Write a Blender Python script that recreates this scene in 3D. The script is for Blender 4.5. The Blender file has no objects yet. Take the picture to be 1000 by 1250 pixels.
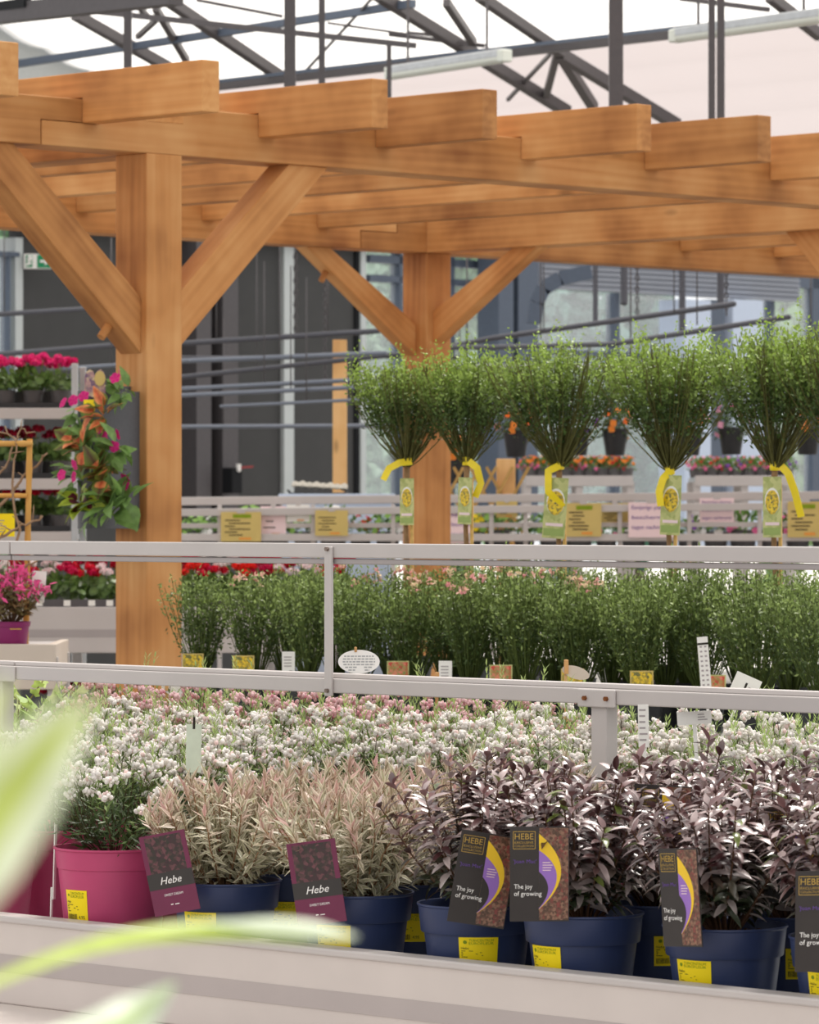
EXPOSURE = 0.2; SKY = 1.0; SUN = 3.0
import bpy, math
import numpy as np
F = 5300.0          # focal length in pixels of the 1000 x 1250 frame
H = 1.5             # eye height
S2 = math.sqrt(2.0)
PI = math.pi
col = bpy.context.scene.collection
rng = np.random.default_rng(11)

# ------------------------------------------------------------------ geometry helpers
def pt(px, py, Y):
    return np.array([(px - 500) / F * Y, Y, H - (py - 625) / F * Y])
def yB(px, c):                  # depth where the sight line meets the ground line X+Y=c
    return c / (1 + (px - 500) / F)
def onB(px, c):
    Y = yB(px, c); return c - Y, Y
def yA(px, k):                  # same for Y-X=k
    return k / (1 - (px - 500) / F)
def nrm(a):
    a = np.asarray(a, float)
    return a / np.maximum(np.linalg.norm(a, axis=-1, keepdims=True), 1e-9)

class MB:
    def __init__(s):
        s.v = []; s.f = []; s.m = []; s.c = []; s.n = 0
    def add(s, verts, faces, mat=0, c=(1, 1, 1)):
        verts = np.asarray(verts, float).reshape(-1, 3)
        cc = np.ones((len(verts), 3)) * np.asarray(c, float)
        s.v.append(verts); s.c.append(cc)
        if isinstance(faces, np.ndarray):
            fl = (faces + s.n).tolist()
        else:
            fl = [[i + s.n for i in f] for f in faces]
        s.f += fl
        s.m += [mat] * len(fl) if isinstance(mat, int) else list(mat)
        s.n += len(verts)
    def xform(s, M, o=(0, 0, 0)):
        M = np.asarray(M, float)
        s.v = [v @ M.T + np.asarray(o, float) for v in s.v]; return s
    def merge(s, b):
        for v, c in zip(b.v, b.c):
            s.v.append(v); s.c.append(c)
        s.f += [[i + s.n for i in f] for f in b.f]; s.m += b.m; s.n += b.n; return s
    def mesh(s, name, mats, smooth=True, sharp=None):
        me = bpy.data.meshes.new(name)
        V = np.concatenate(s.v) if s.v else np.zeros((0, 3))
        me.from_pydata(V.tolist(), [], s.f)
        for m in (mats if isinstance(mats, (list, tuple)) else [mats]):
            me.materials.append(m)
        if me.polygons:
            me.polygons.foreach_set('material_index', s.m)
            me.polygons.foreach_set('use_smooth', [smooth] * len(me.polygons))
        C = np.concatenate(s.c) if s.c else np.zeros((0, 3))
        at = me.color_attributes.new('Col', 'FLOAT_COLOR', 'POINT')
        at.data.foreach_set('color', np.concatenate([C, np.ones((len(C), 1))], 1).ravel())
        me.update()
        if sharp: me.set_sharp_from_angle(angle=math.radians(sharp))
        return me

def Rz(a):
    c, s_ = math.cos(a), math.sin(a); return np.array([[c, -s_, 0], [s_, c, 0], [0, 0, 1.]])
def Rx(a):
    c, s_ = math.cos(a), math.sin(a); return np.array([[1, 0, 0], [0, c, -s_], [0, s_, c]])
def Ry(a):
    c, s_ = math.cos(a), math.sin(a); return np.array([[c, 0, s_], [0, 1, 0], [-s_, 0, c]])

BOXF = [[0, 3, 2, 1], [4, 5, 6, 7], [0, 1, 5, 4], [1, 2, 6, 5], [2, 3, 7, 6], [3, 0, 4, 7]]
def box(mb, lo, hi, mat=0, c=(1, 1, 1)):
    x0, y0, z0 = lo; x1, y1, z1 = hi
    mb.add([(x0, y0, z0), (x1, y0, z0), (x1, y1, z0), (x0, y1, z0), (x0, y0, z1), (x1, y0, z1), (x1, y1, z1), (x0, y1, z1)], BOXF, mat, c)
def prism(mb, poly, y0, y1, mat=0, c=(1, 1, 1)):       # polygon in XZ extruded along Y
    n = len(poly)
    V = [(x, y0, z) for x, z in poly] + [(x, y1, z) for x, z in poly]
    Fc = [list(range(n)), list(range(2 * n - 1, n - 1, -1))] + [[i, i + n, (i + 1) % n + n, (i + 1) % n] for i in range(n)]
    mb.add(V, Fc, mat, c)
def tube(mb, P, r, sides=6, mat=0, c=(1, 1, 1), cap=True):
    P = np.asarray(P, float); n = len(P); r = np.ones(n) * r
    T = np.gradient(P, axis=0) if n > 2 else np.repeat([P[-1] - P[0]], n, 0)
    T = nrm(T)
    ref = np.array([0, 0, 1.]) if abs(T[0][2]) < .8 else np.array([1., 0, 0])
    A = nrm(np.cross(T, ref)); B = np.cross(T, A)
    a = np.arange(sides) / sides * 2 * PI
    V = P[:, None] + r[:, None, None] * (np.cos(a)[None, :, None] * A[:, None] + np.sin(a)[None, :, None] * B[:, None])
    Fc = []
    for i in range(n - 1):
        for j in range(sides):
            k = (j + 1) % sides
            Fc.append([i * sides + j, i * sides + k, (i + 1) * sides + k, (i + 1) * sides + j])
    if cap:
        Fc.append(list(range(sides))[::-1]); Fc.append([(n - 1) * sides + j for j in range(sides)])
    mb.add(V.reshape(-1, 3), Fc, mat, c)
def bar(mb, p, q, w, h, mat=0, c=(1, 1, 1)):            # rectangular bar from p to q, w across, h upright
    p = np.asarray(p, float); q = np.asarray(q, float); d = nrm(q - p)
    up = np.array([0, 0, 1.]) if abs(d[2]) < .95 else np.array([0, 1., 0])
    s = nrm(np.cross(d, up)); u = np.cross(s, d)
    V = []
    for b in (p, q):
        for a1, a2 in ((-1, -1), (1, -1), (1, 1), (-1, 1)):
            V.append(b + s * a1 * w / 2 + u * a2 * h / 2)
    mb.add(V, BOXF, mat, c)
def lathe(mb, prof, seg=40, mat=0, c=(1, 1, 1), o=(0, 0, 0)):
    prof = np.asarray(prof, float); n = len(prof); a = np.arange(seg) / seg * 2 * PI
    V = np.stack([prof[:, 0:1] * np.cos(a), prof[:, 0:1] * np.sin(a), np.repeat(prof[:, 1:2], seg, 1)], -1).reshape(-1, 3) + np.asarray(o)
    Fc = [[i * seg + j, i * seg + (j + 1) % seg, (i + 1) * seg + (j + 1) % seg, (i + 1) * seg + j] for i in range(n - 1) for j in range(seg)]
    mb.add(V, Fc, mat, c)

_t = (1 + 5 ** .5) / 2
ICOV = nrm(np.array([(-1, _t, 0), (1, _t, 0), (-1, -_t, 0), (1, -_t, 0), (0, -1, _t), (0, 1, _t), (0, -1, -_t), (0, 1, -_t), (_t, 0, -1), (_t, 0, 1), (-_t, 0, -1), (-_t, 0, 1)]))
ICOF = np.array([(0, 11, 5), (0, 5, 1), (0, 1, 7), (0, 7, 10), (0, 10, 11), (1, 5, 9), (5, 11, 4), (11, 10, 2), (10, 7, 6), (7, 1, 8), (3, 9, 4), (3, 4, 2), (3, 2, 6), (3, 6, 8), (3, 8, 9), (4, 9, 5), (2, 4, 11), (6, 2, 10), (8, 6, 7), (9, 8, 1)])
def beads(mb, P, r, c, mat=0):
    P = np.asarray(P, float).reshape(-1, 3); N = len(P)
    r = (np.ones((N, 1)) * np.asarray(r, float).reshape(-1, 1)) if np.ndim(r) < 2 else r
    V = P[:, None] + ICOV[None] * r[:, None, :]
    Fc = (ICOF[None] + (np.arange(N) * 12)[:, None, None]).reshape(-1, 3)
    cc = np.repeat(np.ones((N, 3)) * np.asarray(c, float), 12, 0)
    mb.add(V.reshape(-1, 3), Fc, mat, cc)
TS = np.array([0, .3, .65, 1.]); WS = np.array([.18, 1., .8, .05])
def leaves(mb, P, D, N, L, W, curl=0., fold=.15, cm=(1, 1, 1), ce=None, mat=0, ts=TS, ws=WS, tip=None, tipamt=1.):
    P = np.asarray(P, float).reshape(-1, 3); n = len(P); D = nrm(D) * np.ones((n, 1)); N = np.asarray(N, float) * np.ones((n, 1))
    S = nrm(np.cross(D, N)); N = np.cross(S, D)
    L = (np.ones(n) * L)[:, None]; W = (np.ones(n) * W)[:, None]; curl = (np.ones(n) * curl)[:, None]
    cm = np.ones((n, 3)) * np.asarray(cm, float); ce = cm if ce is None else np.ones((n, 3)) * np.asarray(ce, float)
    tp = None if tip is None else np.ones((n, 3)) * np.asarray(tip, float)
    rows = []; crow = []
    for t, w in zip(ts, ws):
        C = P + D * L * t + N * curl * L * t * t
        rows += [C - S * W * w / 2 + N * fold * W * w, C, C + S * W * w / 2 + N * fold * W * w]
        k = 0 if tp is None else t * t * tipamt
        a, b = (cm, ce) if tp is None else (cm * (1 - k) + tp * k, ce * (1 - k) + tp * k)
        crow += [b, a, b]
    k = len(ts)
    V = np.stack(rows, 1).reshape(-1, 3); C = np.stack(crow, 1).reshape(-1, 3)
    q = []
    for i in range(k - 1):
        q += [(3 * i, 3 * i + 1, 3 * i + 4, 3 * i + 3), (3 * i + 1, 3 * i + 2, 3 * i + 5, 3 * i + 4)]
    Fc = (np.array(q)[None] + (np.arange(n) * 3 * k)[:, None, None]).reshape(-1, 4)
    mb.add(V, Fc, mat, C)
def diamonds(mb, P, D, N, L, W, c, mat=0):
    P = np.asarray(P, float).reshape(-1, 3); n = len(P); D = nrm(D); S = nrm(np.cross(D, np.asarray(N) * np.ones((n, 1))))
    L = (np.ones(n) * L)[:, None]; W = (np.ones(n) * W)[:, None]
    V = np.stack([P, P + D * L * .5 - S * W / 2, P + D * L, P + D * L * .5 + S * W / 2], 1).reshape(-1, 3)
    Fc = np.arange(4 * n).reshape(-1, 4)
    mb.add(V, Fc, mat, np.repeat(np.ones((n, 3)) * np.asarray(c, float), 4, 0))
def discs(mb, P, N, rad, c, mat=0, k=9, cup=.18, ci=None):
    P = np.asarray(P, float).reshape(-1, 3); n = len(P); N = nrm(N)
    A = nrm(np.cross(N, nrm(rng.normal(size=(n, 3))))); B = np.cross(N, A)
    a = np.arange(k) / k * 2 * PI; w = 1 + .12 * np.cos(a * 4)
    rad = (np.ones(n) * rad)[:, None, None]
    V = P[:, None] + rad * w[None, :, None] * (np.cos(a)[None, :, None] * A[:, None] + np.sin(a)[None, :, None] * B[:, None]) + N[:, None] * rad * cup
    V = np.concatenate([P[:, None], V], 1)
    f = np.array([(0, 1 + i, 1 + (i + 1) % k) for i in range(k)])
    Fc = (f[None] + (np.arange(n) * (k + 1))[:, None, None]).reshape(-1, 3)
    c = np.ones((n, 3)) * np.asarray(c, float)
    C = np.repeat(c[:, None], k + 1, 1)
    if ci is not None: C[:, 0] = np.asarray(ci)
    mb.add(V.reshape(-1, 3), Fc, mat, C.reshape(-1, 3))

# ------------------------------------------------------------------ objects
def obj(name, me, parent=None, loc=(0, 0, 0), rot=(0, 0, 0), scale=(1, 1, 1), bevel=0, label=None):
    o = bpy.data.objects.new(name, me); col.objects.link(o)
    o.parent = parent; o.location = [float(v) for v in loc]; o.rotation_euler = [float(v) for v in rot]
    o.scale = (scale,) * 3 if np.isscalar(scale) else scale
    if bevel:
        b = o.modifiers.new('edge', 'BEVEL'); b.width = bevel; b.segments = 2; b.limit_method = 'ANGLE'
    if label: o['label'] = label
    return o
def tag(o, label, cat, group=None, kind=None):
    o['label'] = label; o['category'] = cat
    if group: o['group'] = group
    if kind: o['kind'] = kind
    return o
def root(name, label, cat, loc=(0, 0, 0), rz=0, group=None, kind=None, scale=1):
    o = bpy.data.objects.new(name, None); col.objects.link(o); o.empty_display_size = .05
    o.location = [float(v) for v in loc]; o.rotation_euler = (0, 0, float(rz)); o.scale = (scale,) * 3
    return tag(o, label, cat, group, kind)
ORD = ['first', 'second', 'third', 'fourth', 'fifth', 'sixth', 'seventh', 'eighth', 'ninth', 'tenth', 'eleventh', 'twelfth', 'thirteenth', 'fourteenth']

# ------------------------------------------------------------------ materials
def srgb(r, g, b):
    f = lambda v: (v / 255 / 12.92) if v <= 10.31 else ((v / 255 + .055) / 1.055) ** 2.4
    return (f(r), f(g), f(b))
def newmat(name):
    m = bpy.data.materials.new(name); m.use_nodes = True
    nt = m.node_tree; return m, nt, nt.nodes['Principled BSDF'], nt.nodes['Material Output']
def plain(name, c, rough=.5, metal=0., spec=.5, var=.08, scale=30., bump=0.):
    m, nt, b, o = newmat(name)
    b.inputs['Roughness'].default_value = rough; b.inputs['Metallic'].default_value = metal
    b.inputs['Specular IOR Level'].default_value = spec
    tc = nt.nodes.new('ShaderNodeTexCoord'); n = nt.nodes.new('ShaderNodeTexNoise'); n.inputs['Scale'].default_value = scale; n.inputs['Detail'].default_value = 4
    nt.links.new(tc.outputs['Object'], n.inputs['Vector'])
    r = nt.nodes.new('ShaderNodeValToRGB')
    r.color_ramp.elements[0].position = .3; r.color_ramp.elements[1].position = .7
    r.color_ramp.elements[0].color = tuple(v * (1 - var) for v in c) + (1,); r.color_ramp.elements[1].color = tuple(min(1, v * (1 + var)) for v in c) + (1,)
    nt.links.new(n.outputs['Fac'], r.inputs['Fac']); nt.links.new(r.outputs['Color'], b.inputs['Base Color'])
    if bump:
        bp = nt.nodes.new('ShaderNodeBump'); bp.inputs['Strength'].default_value = bump; bp.inputs['Distance'].default_value = .005
        nt.links.new(n.outputs['Fac'], bp.inputs['Height']); nt.links.new(bp.outputs['Normal'], b.inputs['Normal'])
    return m
def leafmat(name, rough=.4, spec=.5, trans=.25, var=.25):
    m, nt, b, o = newmat(name)
    at = nt.nodes.new('ShaderNodeAttribute'); at.attribute_name = 'Col'
    tc = nt.nodes.new('ShaderNodeTexCoord'); n = nt.nodes.new('ShaderNodeTexNoise'); n.inputs['Scale'].default_value = 60
    nt.links.new(tc.outputs['Object'], n.inputs['Vector'])
    mr = nt.nodes.new('ShaderNodeMapRange'); mr.inputs[1].default_value = .3; mr.inputs[2].default_value = .7; mr.inputs[3].default_value = 1 - var; mr.inputs[4].default_value = 1 + var
    nt.links.new(n.outputs['Fac'], mr.inputs[0])
    mx = nt.nodes.new('ShaderNodeVectorMath'); mx.operation = 'SCALE'
    nt.links.new(at.outputs['Color'], mx.inputs[0]); nt.links.new(mr.outputs[0], mx.inputs['Scale'])
    nt.links.new(mx.outputs[0], b.inputs['Base Color'])
    b.inputs['Roughness'].default_value = rough; b.inputs['Specular IOR Level'].default_value = spec
    if trans:
        t = nt.nodes.new('ShaderNodeBsdfTranslucent'); nt.links.new(mx.outputs[0], t.inputs['Color'])
        ms = nt.nodes.new('ShaderNodeMixShader'); ms.inputs[0].default_value = trans
        nt.links.new(b.outputs[0], ms.inputs[1]); nt.links.new(t.outputs[0], ms.inputs[2]); nt.links.new(ms.outputs[0], o.inputs['Surface'])
    return m
def woodmat(name, c0, c1, c2, axis='X', knots=True):
    m, nt, b, o = newmat(name); L = nt.links
    tc = nt.nodes.new('ShaderNodeTexCoord'); oi = nt.nodes.new('ShaderNodeObjectInfo')
    mp = nt.nodes.new('ShaderNodeMapping'); s = [22., 22., 22.]; s['XYZ'.index(axis)] = 1.1; mp.inputs['Scale'].default_value = s
    ad = nt.nodes.new('ShaderNodeVectorMath'); ad.operation = 'MULTIPLY_ADD'
    cb = nt.nodes.new('ShaderNodeCombineXYZ'); L.new(oi.outputs['Random'], cb.inputs[0]); L.new(oi.outputs['Random'], cb.inputs[1]); L.new(oi.outputs['Random'], cb.inputs[2])
    ad.inputs[1].default_value = (37, 19, 53)
    L.new(cb.outputs[0], ad.inputs[0]); L.new(tc.outputs['Object'], ad.inputs[2]); L.new(ad.outputs[0], mp.inputs['Vector'])
    n = nt.nodes.new('ShaderNodeTexNoise'); n.inputs['Scale'].default_value = 1.; n.inputs['Detail'].default_value = 6; n.inputs['Distortion'].default_value = .8
    L.new(mp.outputs[0], n.inputs['Vector'])
    n2 = nt.nodes.new('ShaderNodeTexNoise'); n2.inputs['Scale'].default_value = 3.2; n2.inputs['Detail'].default_value = 3; L.new(ad.outputs[0], n2.inputs['Vector'])
    w = nt.nodes.new('ShaderNodeTexWave'); w.wave_type = 'RINGS'; w.inputs['Scale'].default_value = 1.2; w.inputs['Distortion'].default_value = 5; w.inputs['Detail'].default_value = 2
    mp2 = nt.nodes.new('ShaderNodeMapping'); s = [9., 9., 9.]; s['XYZ'.index(axis)] = .7; mp2.inputs['Scale'].default_value = s
    L.new(ad.outputs[0], mp2.inputs['Vector']); L.new(mp2.outputs[0], w.inputs['Vector'])
    r = nt.nodes.new('ShaderNodeValToRGB'); e = r.color_ramp.elements
    e[0].position = .25; e[0].color = c0 + (1,); e[1].position = .75; e[1].color = c2 + (1,); x = e.new(.5); x.color = c1 + (1,)
    m1 = nt.nodes.new('ShaderNodeMath'); m1.operation = 'MULTIPLY_ADD'; m1.inputs[1].default_value = .34
    m2 = nt.nodes.new('ShaderNodeMath'); m2.operation = 'MULTIPLY_ADD'; m2.inputs[1].default_value = .8
    m3 = nt.nodes.new('ShaderNodeMath'); m3.operation = 'MULTIPLY_ADD'; m3.inputs[1].default_value = .05
    L.new(n.outputs['Fac'], m1.inputs[0]); L.new(n2.outputs['Fac'], m2.inputs[0]); L.new(w.outputs['Fac'], m3.inputs[0])
    m3.inputs[2].default_value = -.1; L.new(m3.outputs[0], m2.inputs[2]); L.new(m2.outputs[0], m1.inputs[2]); L.new(m1.outputs[0], r.inputs['Fac'])
    last = r.outputs['Color']
    if knots:
        v = nt.nodes.new('ShaderNodeTexVoronoi'); v.inputs['Scale'].default_value = 1.; mp3 = nt.nodes.new('ShaderNodeMapping'); s = [4., 4., 4.]; s['XYZ'.index(axis)] = 1.6; mp3.inputs['Scale'].default_value = s
        L.new(ad.outputs[0], mp3.inputs['Vector']); L.new(mp3.outputs[0], v.inputs['Vector'])
        kr = nt.nodes.new('ShaderNodeMapRange'); kr.inputs[1].default_value = .03; kr.inputs[2].default_value = .09; kr.inputs[3].default_value = .55; kr.inputs[4].default_value = 0
        L.new(v.outputs['Distance'], kr.inputs[0])
        mk = nt.nodes.new('ShaderNodeMix'); mk.data_type = 'RGBA'; L.new(kr.outputs[0], mk.inputs['Factor']); L.new(last, mk.inputs['A']); mk.inputs['B'].default_value = tuple(v_ * .35 for v_ in c0) + (1,)
        last = mk.outputs['Result']
    hs = nt.nodes.new('ShaderNodeHueSaturation'); vr = nt.nodes.new('ShaderNodeMapRange'); vr.inputs[3].default_value = .84; vr.inputs[4].default_value = 1.14
    L.new(oi.outputs['Random'], vr.inputs[0]); L.new(vr.outputs[0], hs.inputs['Value']); L.new(last, hs.inputs['Color']); L.new(hs.outputs[0], b.inputs['Base Color'])
    b.inputs['Roughness'].default_value = .65; b.inputs['Specular IOR Level'].default_value = .25
    bp = nt.nodes.new('ShaderNodeBump'); bp.inputs['Strength'].default_value = .25; bp.inputs['Distance'].default_value = .003
    L.new(n.outputs['Fac'], bp.inputs['Height']); L.new(bp.outputs[0], b.inputs['Normal'])
    return m
def photomat(name, cols, scale=90., rough=.35):         # a printed picture of plants, as mottled colours
    m, nt, b, o = newmat(name)
    tc = nt.nodes.new('ShaderNodeTexCoord'); n = nt.nodes.new('ShaderNodeTexVoronoi'); n.inputs['Scale'].default_value = scale
    d = nt.nodes.new('ShaderNodeTexNoise'); d.inputs['Scale'].default_value = scale * .5
    nt.links.new(tc.outputs['Object'], n.inputs['Vector']); nt.links.new(tc.outputs['Object'], d.inputs['Vector'])
    sp = nt.nodes.new('ShaderNodeSeparateColor'); nt.links.new(n.outputs['Color'], sp.inputs[0])
    ad = nt.nodes.new('ShaderNodeMath'); ad.operation = 'MULTIPLY_ADD'; ad.inputs[1].default_value = .6
    ml = nt.nodes.new('ShaderNodeMath'); ml.operation = 'MULTIPLY'; ml.inputs[1].default_value = .4; nt.links.new(d.outputs['Fac'], ml.inputs[0])
    nt.links.new(sp.outputs[0], ad.inputs[0]); nt.links.new(ml.outputs[0], ad.inputs[2])
    r = nt.nodes.new('ShaderNodeValToRGB'); e = r.color_ramp.elements
    e[0].color = cols[0] + (1,); e[1].color = cols[-1] + (1,)
    for i, c in enumerate(cols[1:-1]):
        x = e.new((i + 1) / (len(cols) - 1)); x.color = c + (1,)
    nt.links.new(ad.outputs[0], r.inputs['Fac']); nt.links.new(r.outputs['Color'], b.inputs['Base Color']); b.inputs['Roughness'].default_value = rough
    return m

M = {}
WOODC = (srgb(146, 92, 50), srgb(197, 138, 82), srgb(219, 168, 112))
for ax in 'XYZ': M['wood' + ax] = woodmat('larch_timber_' + ax.lower(), *WOODC, axis=ax)
M['palewoodZ'] = woodmat('pale_pine', srgb(190, 140, 90), srgb(214, 168, 112), srgb(228, 186, 134), axis='Z')
M['endgrain'] = plain('end_grain', srgb(196, 130, 74), .7, var=.2, scale=60)
M['alu'] = plain('grey_painted_rail', srgb(192, 185, 182), .42, .0, .45, var=.03, scale=8)
M['panel'] = plain('warm_grey_panel', srgb(206, 196, 190), .5, 0, .35, var=.04, scale=7)
M['panelband'] = plain('warm_grey_groove', srgb(178, 168, 165), .5, 0, .35, var=.04, scale=7)
M['aluband'] = plain('grey_rail_groove', srgb(166, 158, 157), .45, .0, .4, var=.03, scale=8)
M['galv'] = plain('galvanised_metal', srgb(185, 188, 190), .4, .5, .5, var=.08, scale=20)
M['steel'] = plain('dark_painted_steel', srgb(86, 82, 84), .5, .1, .4, var=.06)
M['steelblue'] = plain('blue_grey_steel', srgb(88, 98, 114), .5, .1, .4, var=.05)
M['pipe'] = plain('grey_plastic_pipe', srgb(78, 78, 86), .4, .0, .5, var=.04)
M['pipelight'] = plain('zinc_pipe', srgb(116, 122, 134), .35, .2, .5, var=.04)
M['bolt'] = plain('bolt_metal', srgb(130, 115, 105), .4, .6, .5, var=.2, scale=200)
M['rust'] = plain('rusty_bolt', srgb(130, 78, 40), .7, .2, .3, var=.3, scale=200)
M['bluepot'] = plain('navy_plastic', srgb(44, 56, 92), .42, 0, .45, var=.06, scale=25)
M['pinkpot'] = plain('magenta_plastic', srgb(188, 70, 112), .42, 0, .4, var=.05, scale=20)
M['purplepot'] = plain('purple_plastic', srgb(134, 36, 96), .4, 0, .4, var=.04)
M['blackpot'] = plain('black_plastic', srgb(44, 44, 46), .5, 0, .4, var=.1)
M['greypot'] = plain('grey_pot_plastic', srgb(96, 92, 92), .5, 0, .4, var=.08)
M['planter'] = plain('anthracite_planter', srgb(92, 92, 96), .55, 0, .35, var=.06, scale=120)
M['soil'] = plain('potting_soil', srgb(92, 62, 42), .95, 0, .1, var=.6, scale=160, bump=.6)
M['leaf'] = leafmat('leaf_green', .45, .4, .25)
M['glossleaf'] = leafmat('leaf_glossy', .3, 1., .06, .15)
M['softleaf'] = leafmat('leaf_variegated', .42, .4, .2, .1)
M['petal'] = leafmat('petal', .6, .2, .3, .06)
M['stem'] = leafmat('stem_bark', .7, .2, 0, .2)
M['yellow'] = plain('yellow_sticker', srgb(250, 222, 20), .45, 0, .3, var=.02)
M['ink'] = plain('black_ink', srgb(50, 46, 40), .6, 0, .2)
M['greenink'] = plain('green_ink', srgb(130, 150, 30), .6, 0, .2)
M['white'] = plain('white_print', srgb(245, 242, 238), .5, 0, .3, var=.02)
M['gold'] = plain('gold_print', srgb(186, 152, 72), .5, 0, .3)
M['lilac'] = plain('lilac_print', srgb(152, 112, 192), .45, 0, .3, var=.03)
M['violet'] = plain('violet_print', srgb(104, 72, 150), .5, 0, .3, var=.03)
M['cardyellow'] = plain('yellow_print', srgb(240, 198, 50), .45, 0, .3, var=.03)
M['cardblack'] = plain('black_card', srgb(50, 44, 42), .4, 0, .4, var=.1)
M['maroon'] = plain('maroon_card', srgb(112, 44, 74), .4, 0, .4, var=.06)
M['charcoal'] = plain('charcoal_card', srgb(58, 54, 52), .45, 0, .4, var=.06)
M['hebephoto'] = photomat('printed_hebe', [srgb(48, 32, 22), srgb(98, 68, 50), srgb(76, 52, 36), srgb(146, 108, 86), srgb(96, 60, 46), srgb(140, 62, 56), srgb(110, 100, 60)], 260)
M['darkphoto'] = photomat('printed_dark_hebe', [srgb(34, 24, 26), srgb(64, 40, 44), srgb(50, 46, 38), srgb(110, 66, 72), srgb(44, 30, 32)], 190)
M['yellowphoto'] = photomat('printed_broom', [srgb(70, 70, 30), srgb(236, 204, 40), srgb(216, 178, 30), srgb(90, 96, 50), srgb(244, 220, 90)], 170)
M['redphoto'] = photomat('printed_red_broom', [srgb(70, 110, 50), srgb(210, 60, 50), srgb(120, 150, 70), srgb(230, 120, 100), srgb(150, 170, 90)], 150)
M['olivephoto'] = photomat('printed_label_green', [srgb(176, 180, 110), srgb(196, 196, 130), srgb(158, 166, 92), srgb(206, 200, 140)], 60)
M['amber'] = plain('amber_card', srgb(204, 180, 110), .5, 0, .3, var=.06, scale=10)
M['pinkcard'] = plain('pink_card', srgb(238, 212, 214), .5, 0, .3, var=.02)
M['paper'] = plain('white_card', srgb(236, 234, 228), .5, 0, .3, var=.02)
M['ribbon'] = plain('yellow_ribbon', srgb(244, 216, 40), .4, 0, .4, var=.05)
M['bamboo'] = woodmat('bamboo_cane', srgb(176, 120, 50), srgb(208, 156, 82), srgb(224, 180, 110), axis='Z', knots=False)
M['cane'] = plain('split_cane', srgb(186, 146, 84), .6, 0, .3, var=.15, scale=40)
M['concrete'] = plain('pale_concrete', srgb(138, 134, 128), .8, 0, .2, var=.06, scale=3)
M['darkwall'] = plain('dark_grey_cladding', srgb(74, 74, 74), .7, 0, .25, var=.05, scale=6)
M['blackwall'] = plain('black_recess', srgb(26, 27, 30), .7, 0, .25, var=.05, scale=6)
M['palewall'] = plain('pale_grey_wall', srgb(200, 206, 206), .7, 0, .25, var=.03, scale=4)
M['bluewhite'] = plain('blue_white_column', srgb(200, 212, 232), .6, 0, .3, var=.02)
M['fascia'] = plain('grey_fascia', srgb(146, 150, 160), .6, .1, .3, var=.04)
M['exitgreen'] = plain('exit_green', srgb(20, 140, 90), .4, 0, .4, var=.02)
M['lamp'] = plain('lamp_plastic', srgb(214, 218, 208), .25, 0, .6, var=.02)
M['beige'] = plain('beige_panel', srgb(206, 192, 178), .5, 0, .3, var=.04, scale=6)
M['pulp'] = plain('grey_pulp_tray', srgb(196, 190, 178), .9, 0, .1, var=.08, scale=60)
def clothmat(name, c, amt):
    m, nt, b, o = newmat(name); L = nt.links
    t = nt.nodes.new('ShaderNodeBsdfTranslucent'); d = nt.nodes.new('ShaderNodeBsdfDiffuse'); ms = nt.nodes.new('ShaderNodeMixShader')
    tc = nt.nodes.new('ShaderNodeTexCoord'); n = nt.nodes.new('ShaderNodeTexNoise'); n.inputs['Scale'].default_value = 1.5
    L.new(tc.outputs['Object'], n.inputs['Vector']); r = nt.nodes.new('ShaderNodeValToRGB')
    r.color_ramp.elements[0].color = tuple(v * .95 for v in c) + (1,); r.color_ramp.elements[1].color = c + (1,)
    L.new(n.outputs['Fac'], r.inputs[0]); L.new(r.outputs[0], t.inputs[0]); L.new(r.outputs[0], d.inputs[0])
    ms.inputs[0].default_value = 1 - amt; L.new(t.outputs[0], ms.inputs[1]); L.new(d.outputs[0], ms.inputs[2]); L.new(ms.outputs[0], o.inputs['Surface'])
    return m
M['cloth'] = clothmat('white_shade_cloth', (1., .985, .97), .92)
M['clothdim'] = clothmat('dim_shade_cloth', (.50, .45, .45), .8)  # same cloth on the lower strip, its weaker light put into the colour
def glassmat():
    m, nt, b, o = newmat('greenhouse_glass'); L = nt.links
    t = nt.nodes.new('ShaderNodeBsdfTransparent'); t.inputs[0].default_value = (.95, .98, 1., 1)
    g = nt.nodes.new('ShaderNodeBsdfGlossy'); g.inputs['Roughness'].default_value = .05
    d = nt.nodes.new('ShaderNodeBsdfTranslucent'); d.inputs[0].default_value = (.94, .98, 1., 1)
    a = nt.nodes.new('ShaderNodeMixShader'); a.inputs[0].default_value = .06; c = nt.nodes.new('ShaderNodeMixShader'); c.inputs[0].default_value = .14
    L.new(t.outputs[0], a.inputs[1]); L.new(g.outputs[0], a.inputs[2]); L.new(a.outputs[0], c.inputs[1]); L.new(d.outputs[0], c.inputs[2]); L.new(c.outputs[0], o.inputs['Surface'])
    return m
M['glass'] = glassmat()
# ================================================================== camera, light
cam = bpy.data.cameras.new('camera'); co = bpy.data.objects.new('camera', cam); col.objects.link(co)
co.location = (0, 0, H); co.rotation_euler = (PI / 2, 0, 0)
cam.sensor_fit = 'VERTICAL'; cam.sensor_height = 36; cam.lens = F / 1250 * 36
cam.clip_start = .1; cam.clip_end = 400
cam.dof.use_dof = True; cam.dof.focus_distance = 7.6; cam.dof.aperture_fstop = 20
sc = bpy.context.scene; sc.camera = co
sc.view_settings.view_transform = 'Standard'; sc.view_settings.look = 'None'; sc.view_settings.gamma = 1
sc.view_settings.exposure = EXPOSURE
w = bpy.data.worlds.new('sky'); sc.world = w; w.use_nodes = True
nt = w.node_tree; bg = nt.nodes['Background']
tc = nt.nodes.new('ShaderNodeTexCoord'); sx = nt.nodes.new('ShaderNodeSeparateXYZ'); nt.links.new(tc.outputs['Generated'], sx.inputs[0])
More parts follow.
